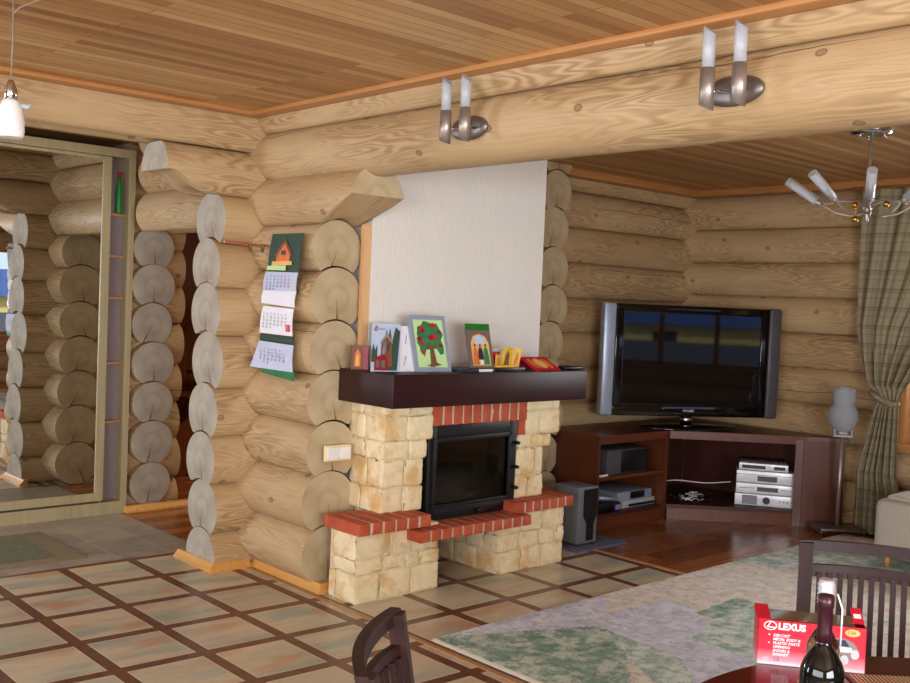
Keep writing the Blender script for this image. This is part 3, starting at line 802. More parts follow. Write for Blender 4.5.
# ------------------------------------------------------------------ things on the mantel
ZM = 1.1602
_before = set(bpy.data.objects)
def MANTEL(): return [o for o in bpy.data.objects if o not in _before and o.parent is None]
def standing(name, label, cat, x0, x1, y0, y1, h, mat, th=.012, lean=.03, shear=0.0, frame=None, fw=.02):
    """an upright card between (x0,y0) and (x1,y1) on the mantel, leaning back; returns root, matrix of its face"""
    r = thing(name, label, cat, ((x0+x1)/2, (y0+y1)/2, ZM))
    a, b = Vector((x0, y0, ZM)), Vector((x1, y1, ZM)); d = (b-a).normalized(); n = Vector((-d.y, d.x, 0))
    up = Vector((0, 0, h))+n*lean+d*shear
    mb = MB(); mb.plate([tuple(a), tuple(b), tuple(b+up), tuple(a+up)], th)
    mb.build('card' if frame is None else 'frame', mat if frame is None else frame, r)
    m = Matrix.Identity(4); W = (b-a).length
    nn = d.cross(up).normalized()
    m = Matrix((Vector(b-a), up, nn)).transposed().to_4x4(); m.translation = a+nn*.0012
    return r, m
def art(par, name, m, poly, mat, lift=.0, th=.001):
    nn = (m.to_3x3() @ Vector((0, 0, 1))).normalized()
    pts = [m @ Vector((u, v, 0))+nn*lift for u, v in poly]
    mb = MB(); mb.plate([tuple(p) for p in pts], th); return mb.build(name, mat, par)
def blob(cx, cy, rx, ry, n=14, wob=0.0, seed=0):
    rnd = random.Random(seed); return [(cx+rx*math.cos(2*PI*k/n)*(1+rnd.uniform(-wob, wob)), cy+ry*math.sin(2*PI*k/n)*(1+rnd.uniform(-wob, wob))) for k in range(n)]

r, m = standing('folding_icon', 'small dark wooden icon at the left end of the mantel', 'icon', 3.245, 3.30, 4.345, 4.315, .125, M['brown'], .02, .0)
art(r, 'arch', m, [(.25, .12), (.75, .12), (.75, .65), (.5, .85), (.25, .65)], M['orange'], .001)
art(r, 'figure', m, [(.38, .15), (.62, .15), (.58, .55), (.5, .68), (.42, .55)], M['yellow'], .0025)
mb = MB(); mb.plate([(3.30, 4.315, ZM), (3.308, 4.285, ZM), (3.308, 4.285, ZM+.12), (3.30, 4.315, ZM+.125)], .008); mb.build('side_leaf', M['red_dark'], r)

r, m = standing('house_brochure', 'brochure showing a red wooden house among firs, beside the small icon', 'brochure', 3.262, 3.415, 4.20, 4.155, .245, M['skyblue'], .004, .05, shear=.018)
art(r, 'firs', m, [(.30, .10), (.42, .50), (.50, .88), (.56, .70), (.63, .90), (.70, .60), (.82, .93), (.98, .84), (.90, .02), (.30, .02)], M['fir'], .001)
art(r, 'firs', m, [(.0, .42), (.06, .58), (.12, .44), (.2, .56), (.2, .2), (.0, .2)], M['fir'], .001)
art(r, 'house', m, [(.30, .12), (.34, .64), (.52, .78), (.68, .62), (.72, .10)], M['brown'], .002)
art(r, 'roof', m, [(.30, .62), (.52, .80), (.72, .62), (.72, .57), (.52, .72), (.30, .56)], M['steel'], .003)
art(r, 'tall_window', m, [(.38, .36), (.47, .36), (.50, .64), (.40, .60)], M['paper_blue'], .003)
art(r, 'tall_window', m, [(.54, .42), (.63, .42), (.62, .60), (.54, .60)], M['steel_dark'], .003)
art(r, 'veranda', m, [(.10, .02), (.10, .28), (.40, .36), (.58, .26), (.58, .02)], M['red_dark'], .004)
for u in (.15, .34): art(r, 'window', m, [(u, .08), (u+.13, .08), (u+.13, .23), (u, .23)], M['steel_dark'], .005)
nn = (m.to_3x3() @ Vector((0, 0, 1))).normalized()
art(r, 'logo', m, [(.07, .87), (.13, .955), (.20, .90), (.185, .885), (.13, .925), (.10, .87), (.16, .86), (.16, .84), (.07, .85)], M['red_dark'], .003)
mb = MB(); q = m.copy(); ux = (m.to_3x3() @ Vector((1, 0, 0))).normalized(); uy = (m.to_3x3() @ Vector((0, 1, 0))).normalized()
mb.text('E', .022, quadframe(m @ Vector((.13, .845, 0))+nn*.003, ux, uy), 0, .0003, .3); mb.text('kodom', .012, quadframe(m @ Vector((.235, .87, 0))+nn*.003, ux, uy), 0, .0003, .3); mb.build('lettering', M['red_dark'], r)

r, m = standing('folded_card', 'plain white folded card with pen marks, behind the house brochure', 'card', 3.418, 3.515, 4.165, 4.15, .235, M['paper'], .003, .05, shear=.015)
mb = MB()
for (a, b, c, d) in ((.30, .12, .44, .30), (.36, .28, .46, .34), (.42, .60, .50, .80)): 
    p, q_ = m @ Vector((a, b, 0))+nn*.001, m @ Vector((c, d, 0))+nn*.001; mb = MB(); mb.tube([tuple(p), tuple(q_)], .0012, 0, 6); mb.build('pen_mark', M['ink'], r)

r, m = standing('tree_painting', 'framed picture of an apple tree on pale green, in a silver-blue frame', 'picture', 3.505, 3.722, 4.13, 4.09, .295, M['lime'], .010, .045, shear=-.035, frame=M['bluegrey'])
art(r, 'painting', m, [(.10, .08), (.90, .08), (.90, .92), (.10, .92)], M['lime'], .001)
cr = [(.50, .88), (.38, .90), (.30, .82), (.20, .80), (.16, .66), (.20, .60), (.13, .52), (.20, .44), (.20, .36), (.30, .27), (.36, .38), (.48, .41), (.56, .42), (.66, .40), (.74, .30), (.84, .32), (.86, .46), (.80, .56), (.88, .66), (.80, .76), (.74, .86), (.62, .84)]
art(r, 'tree_trunk', m, [(.44, .15), (.38, .11), (.30, .13), (.36, .10), (.48, .08), (.60, .10), (.74, .12), (.64, .15), (.60, .17), (.57, .40), (.66, .50), (.62, .50), (.53, .42), (.42, .52), (.38, .50), (.46, .38)], M['brown'], .0035)
art(r, 'foliage', m, cr, M['leaf'], .0022)
for k, (u, v) in enumerate(((.30, .76), (.33, .72), (.58, .64), (.52, .60), (.27, .50), (.76, .46), (.62, .82), (.78, .70), (.26, .34), (.20, .58), (.66, .60))):
    art(r, 'apple', m, blob(u, v, .055 if k % 3 else .07, .035 if k % 3 else .045), M['red_dark'] if k % 2 else M['red'], .005+.0003*k)

# books under the tall icon
mb = MB(); mb.box((3.735, 4.03, ZM), (3.985, 4.14, ZM+.018), r=.002)
o = mb.build('flat_case', M['navy']); tag(o, 'flat dark blue case with a white label, under the green-topped icon card', 'case')
mb = MB(); mb.box((3.865, 4.027, ZM+.002), (3.965, 4.031, ZM+.016)); mb.build('case_label', M['white'], o)
mb = MB(); mb.box((4.0, 4.05, ZM), (4.245, 4.16, ZM+.020), r=.002)
o = mb.build('flat_case', M['black']); tag(o, 'flat black case under the small yellow icon and red candle', 'case')
ZB = .019
r = thing('icon_card', 'tall standing icon card with a folded green top flap', 'icon', (3.91, 4.09, ZM+ZB))
ZM_, ZM = ZM, ZM+ZB
def card_on(r, x0, x1, y0, y1, h, lean, shear, th=.006):
    a, b = Vector((x0, y0, ZM)), Vector((x1, y1, ZM)); d = (b-a).normalized(); n = Vector((-d.y, d.x, 0)); up = Vector((0, 0, h))+n*lean+d*shear
    nn = d.cross(up).normalized(); m = Matrix((b-a, up, nn)).transposed().to_4x4(); m.translation = a+nn*.001
    return a, b, up, nn, m
a, b, up, nn, m = card_on(r, 3.855, 4.015, 4.09, 4.065, .205, .02, -.03)
mb = MB(); mb.plate([tuple(a), tuple(b), tuple(b+up), tuple(a+up)], .006); mb.build('card', plain('brown_grey_card', '#6e5c52', .6), r)
mb = MB(); mb.plate([tuple(a+up), tuple(b+up), tuple(b+up+Vector((.012, .02, .034))), tuple(a+up+Vector((.016, .02, .034)))], .004); mb.build('top_flap', M['green'], r)
art(r, 'arched_picture', m, [(.15, .06), (.88, .06), (.88, .66), (.76, .84), (.5, .9), (.27, .84), (.15, .66)], M['flesh'], .001)
art(r, 'sky', m, [(.3, .62), (.7, .62), (.72, .80), (.5, .86), (.3, .80)], M['skyblue'], .002)
for k, (u, mt) in enumerate(((.29, 'orange'), (.50, 'navy'), (.72, 'leaf'))):
    art(r, 'figure', m, [(u-.12, .08+.14*(k == 1)), (u+.12, .08+.14*(k == 1)), (u+.08, .48), (u, .58), (u-.08, .48)], M[mt], .003)
    art(r, 'face', m, blob(u, .60, .045, .04), M['brown'], .004)
art(r, 'cup', m, [(.44, .1), (.56, .1), (.54, .2), (.46, .2)], M['paper'], .004)
ZM = ZM_+.0205
r = thing('candle_box', 'small red and white candle box behind the yellow folding icon', 'box', (4.09, 4.13, ZM))
mb = MB(); mb.box((4.045, 4.115, ZM), (4.105, 4.145, ZM+.085), r=.002); mb.build('box', M['red'], r)
mb = MB(); mb.box((4.043, 4.113, ZM+.085), (4.107, 4.147, ZM+.105), r=.002); mb.build('lid', M['frost'], r)
r = thing('folding_icon', 'small yellow folding icon standing between the tall icon card and the red card', 'icon', (4.12, 4.08, ZM))
for name_, x0, x1, y0, y1, h, sh in (('left_leaf', 4.035, 4.095, 4.075, 4.098, .07, 0), ('centre_leaf', 4.095, 4.165, 4.098, 4.090, .112, .02), ('right_leaf', 4.165, 4.205, 4.090, 4.065, .105, .02)):
    a, b, up, nn, m = card_on(r, x0, x1, y0, y1, h, .0, sh); mb = MB(); mb.plate([tuple(a), tuple(b), tuple(b+up), tuple(a+up)], .004); lf = mb.build('leaf', M['yellow'], r)
    art(lf, 'figure', m, [(.25, .1), (.75, .1), (.68, .6), (.5, .85), (.32, .6)], M['brown'] if name_[0] == 'c' else M['orange'], .0015)
mb = MB(); mb.box((4.03, 4.06, ZM), (4.205, 4.098, ZM+.012), r=.002); mb.build('plinth', M['yellow'], r)
ZM = ZM_
r = thing('greeting_card', 'red card with a gold medallion, tilted back at the right of the mantel', 'card', (4.44, 4.08, ZM))
a = Vector((4.33, 4.045, ZM)); b = Vector((4.54, 4.035, ZM)); up = Vector((-.05, .10, .072))
nn = (b-a).cross(up).normalized(); m = Matrix((b-a, up, nn)).transposed().to_4x4(); m.translation = a+nn*.001
mb = MB(); mb.plate([tuple(a), tuple(b), tuple(b+up), tuple(a+up)], .003); mb.build('card', M['red'], r)
for u in (.24, .5, .76): art(r, 'medallion', m, blob(u, .5, .17 if u == .5 else .12, .36), M['flesh'] if u == .5 else M['orange'], .0012+.0006*(u == .5))
mb = MB(); mb.plate([(4.31, 4.16, ZM), (4.51, 4.16, ZM), (4.505, 4.147, ZM+.07), (4.305, 4.147, ZM+.07)], .003); mb.build('back_leaf', M['red_dark'], r)
mb = MB(); mb.rbox((4.66, 4.07, ZM+.011), (.17, .06, .02), .007, 0); mb.rbox((4.60, 4.07, ZM+.017), (.06, .05, .018), .007, 0)
o = mb.build('remote_control', M['black']); tag(o, 'black handset lying on the right end of the mantel', 'remote')

for o in MANTEL(): o.location = Vector(o.location)+Vector((-.078, -.087, .0083))
# ------------------------------------------------------------------ wall lamps on the beam
def sconce(y, label):
    r = thing('wall_sconce', label, 'lamp', (2.99, y, 2.29), 0, 'sconces on the beam')
    mb = MB()
    T = Matrix.Translation((2.988, y, 2.29)) @ Matrix.Rotation(-PI/2, 4, 'Y') @ Matrix.Diagonal((.052, .115, 1, 1))
    prof = [(1.0, 0), (1.0, .006), (.9, .014), (.6, .020), (.0001, .022)]
    mb.T = T; mb.lathe((0, 0, 0), prof, 0, 32); mb.T = Matrix(); mb.build('backplate', M['steel_dark'], r)
    for dy in (.035, -.085):
        yy = y+dy
        mb = MB(); mb.tube([(2.975, y+dy*.45, 2.285), (2.90, yy, 2.28)], .006, 0, 8); mb.build('arm', M['chrome'], r)
        mb = MB(); seg = 20; V = []; 
        for k in range(seg):
            t = 2*PI*k/seg; V.append((2.88+.0245*math.cos(t), yy+.0245*math.sin(t), 2.222+.012*math.sin(t)))
        for k in range(seg):
            t = 2*PI*k/seg; V.append((2.88+.0245*math.cos(t), yy+.0245*math.sin(t), 2.352))
        F = [(k, (k+1) % seg, seg+(k+1) % seg, seg+k) for k in range(seg)]+[tuple(range(seg-1, -1, -1)), tuple(range(seg, 2*seg))]
        mb.add(V, F, 0, None, [True]*seg+[False]*2); mb.build('holder', M['steel'], r)
        mb = MB(); V = []
        for z0 in (0, 1):
            for k in range(seg):
                t = 2*PI*k/seg; V.append((2.88+.021*math.cos(t), yy+.021*math.sin(t), 2.352 if z0 == 0 else 2.478+.016*math.sin(t)))
        mb.add(V, F, 0, None, [True]*seg+[False]*2); mb.build('glass_tube', M['frost'], r)
    return r
sconce(3.235, 'twin-tube steel sconce on the beam above the fireplace, the farther one')
sconce(1.935, 'twin-tube steel sconce on the beam, the nearer and larger one')

# ------------------------------------------------------------------ pendant lamp
r = thing('pendant_lamp', 'white bell-shaped glass pendant hanging on a thin wire at the left edge', 'lamp', (1.11, 3.3, CEIL))
px, py = 1.105, 3.3; PZ = .046
mb = MB(); mb.lathe((px, py, CEIL-.03), [(.035, 0), (.05, .01), (.05, .03)], 0, 24); mb.build('ceiling_rose', M['chrome'], r)
mb = MB(); mb.tube([(px, py, CEIL-.02), (px+.002, py, 2.3), (px, py, 2.125+PZ)], .0022, 0, 6); mb.tube([(px+.09, py-.03, CEIL), (px+.085, py-.02, 2.44), (px+.02, py, 2.40), (px+.004, py, 2.38)], .003, 0, 6); mb.build('wire', M['wire'], r)
mb = MB(); mb.lathe((px, py, 2.065+PZ), [(.014, 0), (.020, .004), (.020, .03), (.012, .052), (.008, .062)], 0, 20); mb.build('lamp_cap', M['chrome'], r)
mb = MB(); mb.tube([(px+.012, py, 2.055+PZ), (px+.045, py-.01, 2.05+PZ), (px+.06, py-.01, 2.06+PZ)], [.008, .01, .006], 0, 10); mb.build('swivel_clip', M['frost'], r)
mb = MB(); mb.lathe((px, py, 1.950+PZ), [(.036, .0), (.041, .004), (.043, .02), (.042, .055), (.036, .085), (.026, .112), (.018, .117)], 0, 30); mb.build('glass_shade', M['white'], r)

# ------------------------------------------------------------------ chandelier
r = thing('chandelier', 'steel chandelier with frosted tube shades, hanging in the television room', 'chandelier', (5.18, 2.516, CEIL))
cxx, cyy = 5.18, 2.516
mb = MB(); mb.lathe((cxx, cyy, CEIL-.03), [(.06, 0), (.10, .006), (.11, .02), (.11, .03)], 0, 30)
for k in range(3): mb.lathe((cxx+.07*math.cos(k*2.1+.6), cyy+.07*math.sin(k*2.1+.6), CEIL-.045), [(.008, 0), (.013, .008), (.008, .018)], 0, 12)
mb.build('ceiling_rose', M['chrome'], r)
mb = MB(); mb.tube([(cxx, cyy, CEIL-.02), (cxx, cyy, 2.05)], .008, 0, 10); mb.lathe((cxx, cyy, 2.045), [(.006, 0), (.012, .02), (.012, .10), (.02, .11), (.024, .15), (.016, .17), (.009, .18)], 0, 16); mb.build('stem', M['steel'], r)
u_r = Vector((.437, -.90, 0)); u_f = Vector((.90, .437, 0))
for adeg in (180, 229, 272, 316, 0, 88):
    a = R(adeg); d = u_r*math.cos(a)+u_f*math.sin(a); d.z = 0; sd = Vector((-d.y, d.x, 0))
    p = lambda rr_, z, s_=0: tuple(Vector((cxx, cyy, z))+d*rr_+sd*s_)
    mb = MB(); mb.tube([p(.015, 2.10), p(.08, 2.08, .01), p(.15, 2.095, .01), p(.20, 2.125), p(.235, 2.15)], .006, 0, 8)
    mb.tube([p(.015, 2.125), p(.06, 2.155, -.01), p(.12, 2.16, -.015), p(.19, 2.145, -.01), p(.225, 2.145)], .005, 0, 8); mb.build('arm', M['steel'], r)
    mb = MB(); b0, b1 = Vector(p(.225, 2.135)), Vector(p(.255, 2.162)); mb.tube([tuple(b0), tuple(b1)], [.012, .022], 0, 14); mb.build('lamp_holder', M['steel'], r)
    mb = MB(); e = (b1-b0).normalized(); b2 = b1+Vector((d.x*.15, d.y*.15, .105)); mb.tube([tuple(b1-e*.005), tuple(b1.lerp(b2, .5)), tuple(b2)], [.023, .025, .025], 0, 18); mb.build('glass_shade', M['frost'], r)
for (dx, z) in ((-.06, 2.135), (-.055, 2.06), (.09, 2.14)):
    mb = MB(); q = Vector((cxx, cyy, z))+u_r*dx-u_f*.05; mb.lathe(tuple(q), [(.002, -.017), (.013, -.011), (.018, 0), (.013, .011), (.002, .017)], 0, 14); mb.tube([tuple(q+Vector((0, 0, .016))), (q.x, q.y, 2.17)], .0015, 0, 5); mb.build('ball_drop', M['brass'], r)

# ------------------------------------------------------------------ television and stand
TS = thing('tv_stand', 'cherry corner television stand with open shelves', 'tv stand', (6.4, 4.5, 0))
FL, CN, FR, BR_ = (5.42, 4.42), (6.22, 4.42), (6.92, 3.72), (7.10, 3.50)
top = [FL, CN, FR, BR_, (7.14, 3.50), (7.14, 4.93), (5.42, 4.93)]
mb = MB(); mb.prism([(5.41, 4.41), (6.215, 4.41), (6.915, 3.708), (7.09, 3.485), (7.13, 3.50), (7.13, 4.93), (5.41, 4.93)], .635, .662); mb.build('top_panel', M['cherryx'], TS)
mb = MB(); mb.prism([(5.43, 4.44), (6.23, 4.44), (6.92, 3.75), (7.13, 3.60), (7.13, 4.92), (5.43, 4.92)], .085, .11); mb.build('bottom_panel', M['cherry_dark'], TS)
def panel(p, q, z0, z1, th, name, mat, inn=1):
    p, q = Vector((*p, 0)), Vector((*q, 0)); d = (q-p).normalized(); n = Vector((-d.y, d.x, 0))*th*inn
    mb = MB(); mb.prism([(p.x, p.y), (q.x, q.y), (q.x+n.x, q.y+n.y), (p.x+n.x, p.y+n.y)], z0, z1); return mb.build(name, mat, TS)
panel((5.42, 4.43), (5.42, 4.93), 0, .635, .024, 'side_panel', M['cherry'], -1)
panel((7.098, 3.505), (6.905, 3.722), 0, .635, .024, 'side_panel', M['cherry'], -1)
panel((6.880, 3.775), (6.918, 3.722), 0, .635, .03, 'post', M['cherry'])
panel((6.22, 4.425), (6.22, 4.93), 0, .635, .03, 'divider', M['cherry'], 1)
panel((5.44, 4.445), (6.22, 4.445), 0, .085, .02, 'plinth', M['cherryx'])
panel((6.235, 4.425), (6.92, 3.74), 0, .085, .02, 'plinth', M['cherryx'])
panel((5.44, 4.435), (6.20, 4.435), .60, .635, .02, 'rail', M['cherryx']); panel((6.23, 4.425), (6.92, 3.735), .60, .635, .02, 'rail', M['cherryx'])
mb = MB(); mb.prism([(5.44, 4.445), (6.20, 4.445), (6.20, 4.91), (5.44, 4.91)], .345, .367); mb.build('shelf', M['cherryx'], TS)
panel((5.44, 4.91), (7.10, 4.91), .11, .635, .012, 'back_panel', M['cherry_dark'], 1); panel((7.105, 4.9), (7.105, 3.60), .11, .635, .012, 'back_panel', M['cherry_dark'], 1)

tvd = Vector((.86, -.51, 0)).normalized(); tvn = Vector((tvd.y, -tvd.x, 0)); tvn = -tvn if tvn.y > 0 else tvn
TC = Vector((6.42, 4.40, 0)); TV = thing('television', 'large flat plasma television with silver side speakers', 'television', (TC.x, TC.y, .662), math.atan2(tvd.y, tvd.x))
W = 1.42; z0, z1 = .095, .918
mb = MB(); mb.box((-W/2+.10, 0.0, z0), (W/2-.10, .095, z1), r=.012); mb.build('cabinet', M['black'], TV, local=True)
mb = MB(); mb.box((-W/2+.165, -.006, z0+.085), (W/2-.165, .004, z1-.06)); mb.build('screen', M['screen'], TV, local=True)
mb = MB(); fx = W/2-.10
mb.box((-fx, -.012, z1-.055), (fx, .003, z1), r=.005); mb.box((-fx, -.012, z0), (fx, .003, z0+.08), r=.005); mb.box((-fx, -.012, z0+.05), (-fx+.06, .003, z1-.02), r=.005); mb.box((fx-.06, -.012, z0+.05), (fx, .003, z1-.02), r=.005)
bz = mb.build('bezel', plain('gloss_black', '#08080a', .08), TV, local=True)
mb = MB(); mb.text('PIONEER', .022, quadframe((-.055, -.0125, z0+.035), (1, 0, 0), (0, 0, 1)), 0, .0004, 0, .0006); mb.build('maker_mark', M['silver'], bz, local=True)
for sx in (-1, 1):
    mb = MB(); a, b = (-W/2, -W/2+.098) if sx < 0 else (W/2-.098, W/2); mb.box((a, -.02, z0-.005), (b, .07, z1+.005), r=.018); sp = mb.build('side_speaker', M['bluegrey'] if sx < 0 else M['grey_box'], TV, local=True)
mb = MB(); mb.lathe((0, .05, .03), [(.045, 0), (.045, .075)], 0, 20); mb.build('neck', M['chrome'], TV, local=True)
mb = MB(); mb.T = Matrix.Diagonal((1.0, .42, 1, 1)); mb.lathe((0, .02, 0), [(.37, .0), (.385, .006), (.38, .018), (.30, .028), (.05, .034)], 0, 48); mb.build('base', plain('gloss_black', '#08080a', .08), TV, local=True)

# speaker and hi-fi in the stand
r = thing('centre_speaker', 'charcoal box speaker on the upper shelf of the stand', 'speaker', (5.83, 4.65, .367))
mb = MB(); mb.box((5.60, 4.49, .3675), (6.05, 4.80, .54), r=.004); mb.build('cabinet', M['grey_box'], r)
mb = MB(); mb.box((5.75, 4.478, .377), (6.045, 4.492, .532), r=.004); mb.build('grille', M['black'], r)
mb = MB(); mb.box((5.46, 4.47, .3675), (5.585, 4.60, .385), r=.002); o = mb.build('disc_case', M['red_dark']); tag(o, 'small red and white disc case on the upper shelf beside the speaker', 'case')
mb = MB(); mb.box((5.462, 4.466, .369), (5.583, 4.472, .381)); mb.build('case_spine', M['paper'], o)
r = thing('disc_player', 'flat silver disc player on the bottom shelf of the stand', 'player', (6.0, 4.65, .11))
mb = MB(); mb.box((5.80, 4.49, .112), (6.17, 4.80, .165), r=.004); mb.build('cabinet', M['silver'], r)
mb = MB(); mb.box((5.86, 4.482, .120), (6.16, 4.492, .138), r=.002); mb.build('front_slot', M['black'], r)
r = thing('video_recorder', 'grey video recorder with black middle, stacked on the flat disc player', 'recorder', (5.95, 4.66, .166))
mb = MB(); mb.box((5.76, 4.51, .1655), (6.16, 4.82, .225), r=.006); mb.build('cabinet', M['bluegrey'], r)
mb = MB(); mb.box((5.90, 4.50, .172), (6.06, 4.512, .220), r=.003); mb.build('front_panel', M['black'], r)
r = thing('game_console', 'dark box with a purple label on the bottom shelf, left of the players', 'console', (5.62, 4.60, .11))
mb = MB(); mb.box((5.47, 4.47, .112), (5.75, 4.70, .17), r=.01); mb.build('case', M['black'], r)
mb = MB(); mb.box((5.685, 4.464, .12), (5.735, 4.472, .155)); mb.build('purple_label', plain('purple_label', '#8f86c9', .5), r)
mb = MB()
mb.tube([(5.50, 4.56, .208), (5.56, 4.53, .208)], [.035, .03], 0, 14); mb.tube([(5.56, 4.53, .208), (5.66, 4.50, .195), (5.72, 4.49, .188)], [.02, .013, .012], 0, 10)
o = mb.build('hair_dryer', M['bluegrey']); tag(o, 'pale blue-grey handheld device lying on the dark box in the stand', 'device')

dg = Vector((.7071, -.7071, 0)); din = Vector((.7071, .7071, 0))
def on_diag(s, t, z): return Vector((6.235, 4.425, 0))+dg*s+din*t+Vector((0, 0, z))
ANG = R(-57); S0, S1_ = .53, .97
def silver(label, z, h, s0, s1, kind, dep=.28):
    w = s1-s0; p = on_diag(s0, .15+(s0-S0)*.2, z); r = thing('stereo_unit', label, 'hi-fi', tuple(p), ANG, 'silver hi-fi units in the stand')
    mb = MB(); mb.box((0, 0, .004), (w, dep, h), r=.003); mb.build('cabinet', M['silver'], r, local=True)
    mb = MB(); mb.box((-.002, -.014, .002), (w+.002, .002, h-.002), r=.003); fp = mb.build('front_panel', plain('bright_silver_front', '#e6e8ea', .3, .1), r, local=True)
    mb = MB()
    if kind == 'amp':
        mb.box((.05, -.017, .01), (.16, -.013, h-.01)); mb.build('display', plain('grey_display', '#83878c', .3), r, local=True)
        mb = MB(); mb.tube([(.225, -.03, h*.52), (.225, -.012, h*.52)], .026, 0, 24); mb.build('volume_knob', M['black'], r, local=True)
        for x in (.32, .35, .375, .41): mb = MB(); mb.tube([(x, -.018, h*.5), (x, -.012, h*.5)], .005, 0, 10); mb.build('button', M['black'], r, local=True)
    elif kind == 'disc':
        mb.box((.15, -.017, h*.28), (.30, -.013, h*.68)); mb.build('disc_tray', M['grey_box'], r, local=True)
        mb = MB(); mb.box((.02, -.016, h*.5), (.13, -.0135, h*.56)); mb.build('print_line', M['steel_dark'], r, local=True); mb = MB(); mb.box((.32, -.016, h*.5), (.42, -.0135, h*.56)); mb.build('print_line', M['steel_dark'], r, local=True)
    elif kind == 'slim':
        mb.box((.15, -.017, h*.18), (.29, -.013, h*.60)); mb.build('display', M['grey_box'], r, local=True)
        for x in (.38, .40, .42): mb = MB(); mb.tube([(x, -.017, h*.8), (x, -.012, h*.8)], .004, 0, 8); mb.build('button', M['steel_dark'], r, local=True)
        mb = MB(); mb.box((0, -.016, h*.66), (w, -.0135, h*.70)); mb.build('print_line', M['steel_dark'], r, local=True)
    elif kind == 'box':
        mb.box((.02, -.017, h*.25), (.19, -.013, h*.7)); mb.box((.25, -.017, h*.25), (.33, -.013, h*.7)); mb.build('display', M['black'], r, local=True)
        mb = MB(); mb.tube([(.215, -.022, h*.5), (.215, -.012, h*.5)], .017, 0, 20); mb.build('dial', M['silver'], r, local=True)
        mb = MB()
        for k in range(16):
            if k in (7, 8): continue
            x = .015+k*.0205; mb.box((x, .03, h-.002), (x+.008, .20, h+.016))
        mb.build('cooling_fins', M['black'], r, local=True)
    return r
silver('silver amplifier with a black round volume knob, bottom of the hi-fi stack', .111, .088, S0, S1_, 'amp')
silver('silver disc player with a grey tray, second from the bottom of the hi-fi stack', .201, .078, S0+.005, S1_, 'disc')
silver('silver tuner with a dark display, third from the bottom of the hi-fi stack', .281, .092, S0+.005, S1_, 'slim')
silver('narrow silver box with black fins, on top of the hi-fi stack', .375, .055, S0+.02, S1_-.07, 'box', .22)
mb = MB(); pts = [on_diag(-.02+.07*k, .05+.01*math.sin(k), .275+.006*math.sin(k*1.1)+.01*(k/7)) for k in range(8)]
mb.tube([tuple(p) for p in pts], .004, 0, 6); o = mb.build('white_cable', M['cable_w']); tag(o, 'white cable stretched from the hi-fi stack across the stand opening', 'cable')
mb = MB(); rc = random.Random(5)
for k in range(9):
    c = on_diag(.14+rc.uniform(-.08, .2), .12+rc.uniform(-.03, .08), .125); pts = []
    for j in range(14):
        t = j/13*2*PI*1.3+k; pts.append((c.x+.08*math.cos(t)*rc.uniform(.7, 1.1), c.y+.06*math.sin(t)*rc.uniform(.7, 1.1), .122+.05*rc.random()))
    mb.tube(pts, .004, 0 if k % 3 else 1, 6)
o = mb.build('cable_tangle', [M['black'], M['cable_w']]); tag(o, 'tangle of black and white cables on the stand floor left of the hi-fi', 'cables', kind='stuff')

# subwoofer and pad
o = MB().box((4.86, 4.10, 0.0005), (5.36, 4.40, .008), r=.003).build('floor_pad', M['pad']); tag(o, 'blue-grey fabric pad on the floor under the grey speaker', 'mat')
mb = MB()
for k in range(5): mb.box((4.90+.07*k, 4.115, .008), (4.92+.07*k, 4.385, .0088))
mb.build('stripe', M['redstripe'], o)
r = thing('subwoofer', 'grey floor speaker with a shaped black front, beside the fireplace', 'speaker', (5.04, 4.30, .008))
mb = MB(); mb.box((4.955, 4.19, .022), (5.145, 4.40, .388), r=.006); mb.build('cabinet', M['grey_cab'], r)
mb = MB(); prof = [(5.005, .372), (5.135, .372), (5.135, .20), (5.105, .15), (5.105, .04), (5.04, .04), (5.04, .15), (5.005, .20)]
V = [(x, 4.184, z) for x, z in prof]; mb.plate(V, -.008); mb.build('grille', M['black'], r)
for x in (4.975, 5.125):
    for y in (4.21, 4.38): mb = MB(); mb.lathe((x, y, .0081), [(.012, 0), (.012, .015)], 0, 12); mb.build('foot', M['black'], r)

# ------------------------------------------------------------------ floor lamp
def SHADE():
    t = NT('smoky_lamp_glass'); m = t.fin('#c9d0d6', 0.12); t.b.inputs['Transmission Weight'].default_value = 0.55; t.b.inputs['IOR'].default_value = 1.15; return m
lx, ly = 6.895, 3.435
r = thing('floor_lamp', 'steel floor lamp with a rounded frosted glass shade, beside the curtain', 'lamp', (lx, ly, 0), R(-42))
mb = MB(); mb.box((-.155, -.12, .045), (.155, .12, .06), r=.004); mb.box((-.155, -.12, .028), (-.145, .12, .05)); mb.box((.145, -.12, .028), (.155, .12, .05)); mb.build('base', M['steel_dark'], r, local=True)
for sx in (-.12, .12):
    for sy in (-.09, .09): mb = MB(); mb.lathe((sx, sy, 0.001), [(.01, 0), (.01, .046)], 0, 10); mb.build('foot', M['black'], r, local=True)
mb = MB(); mb.tube([(0, 0, .06), (0, 0, .70)], .014, 0, 16); mb.build('pole', M['steel'], r, local=True)
mb = MB(); mb.box((-.065, -.02, .70), (.065, .02, .712)); mb.box((-.065, -.02, .71), (-.057, .02, .775)); mb.box((.057, -.02, .71), (.065, .02, .775)); mb.box((-.03, -.02, .72), (.03, .02, .75)); mb.build('bracket', M['silver'], r, local=True)
mb = MB(); mb.lathe((0, 0, .735), [(.04, 0), (.06, .01), (.09, .05), (.104, .10), (.10, .14), (.082, .18), (.072, .195), (.072, .21), (.078, .22), (.078, .30), (.07, .31)], 0, 32); mb.build('glass_shade', SHADE(), r, local=True)
mb = MB(); mb.lathe((0, 0, 1.044), [(.05, 0), (.03, .012), (.002, .016)], 0, 20); mb.build('finial', M['frost'], r, local=True)

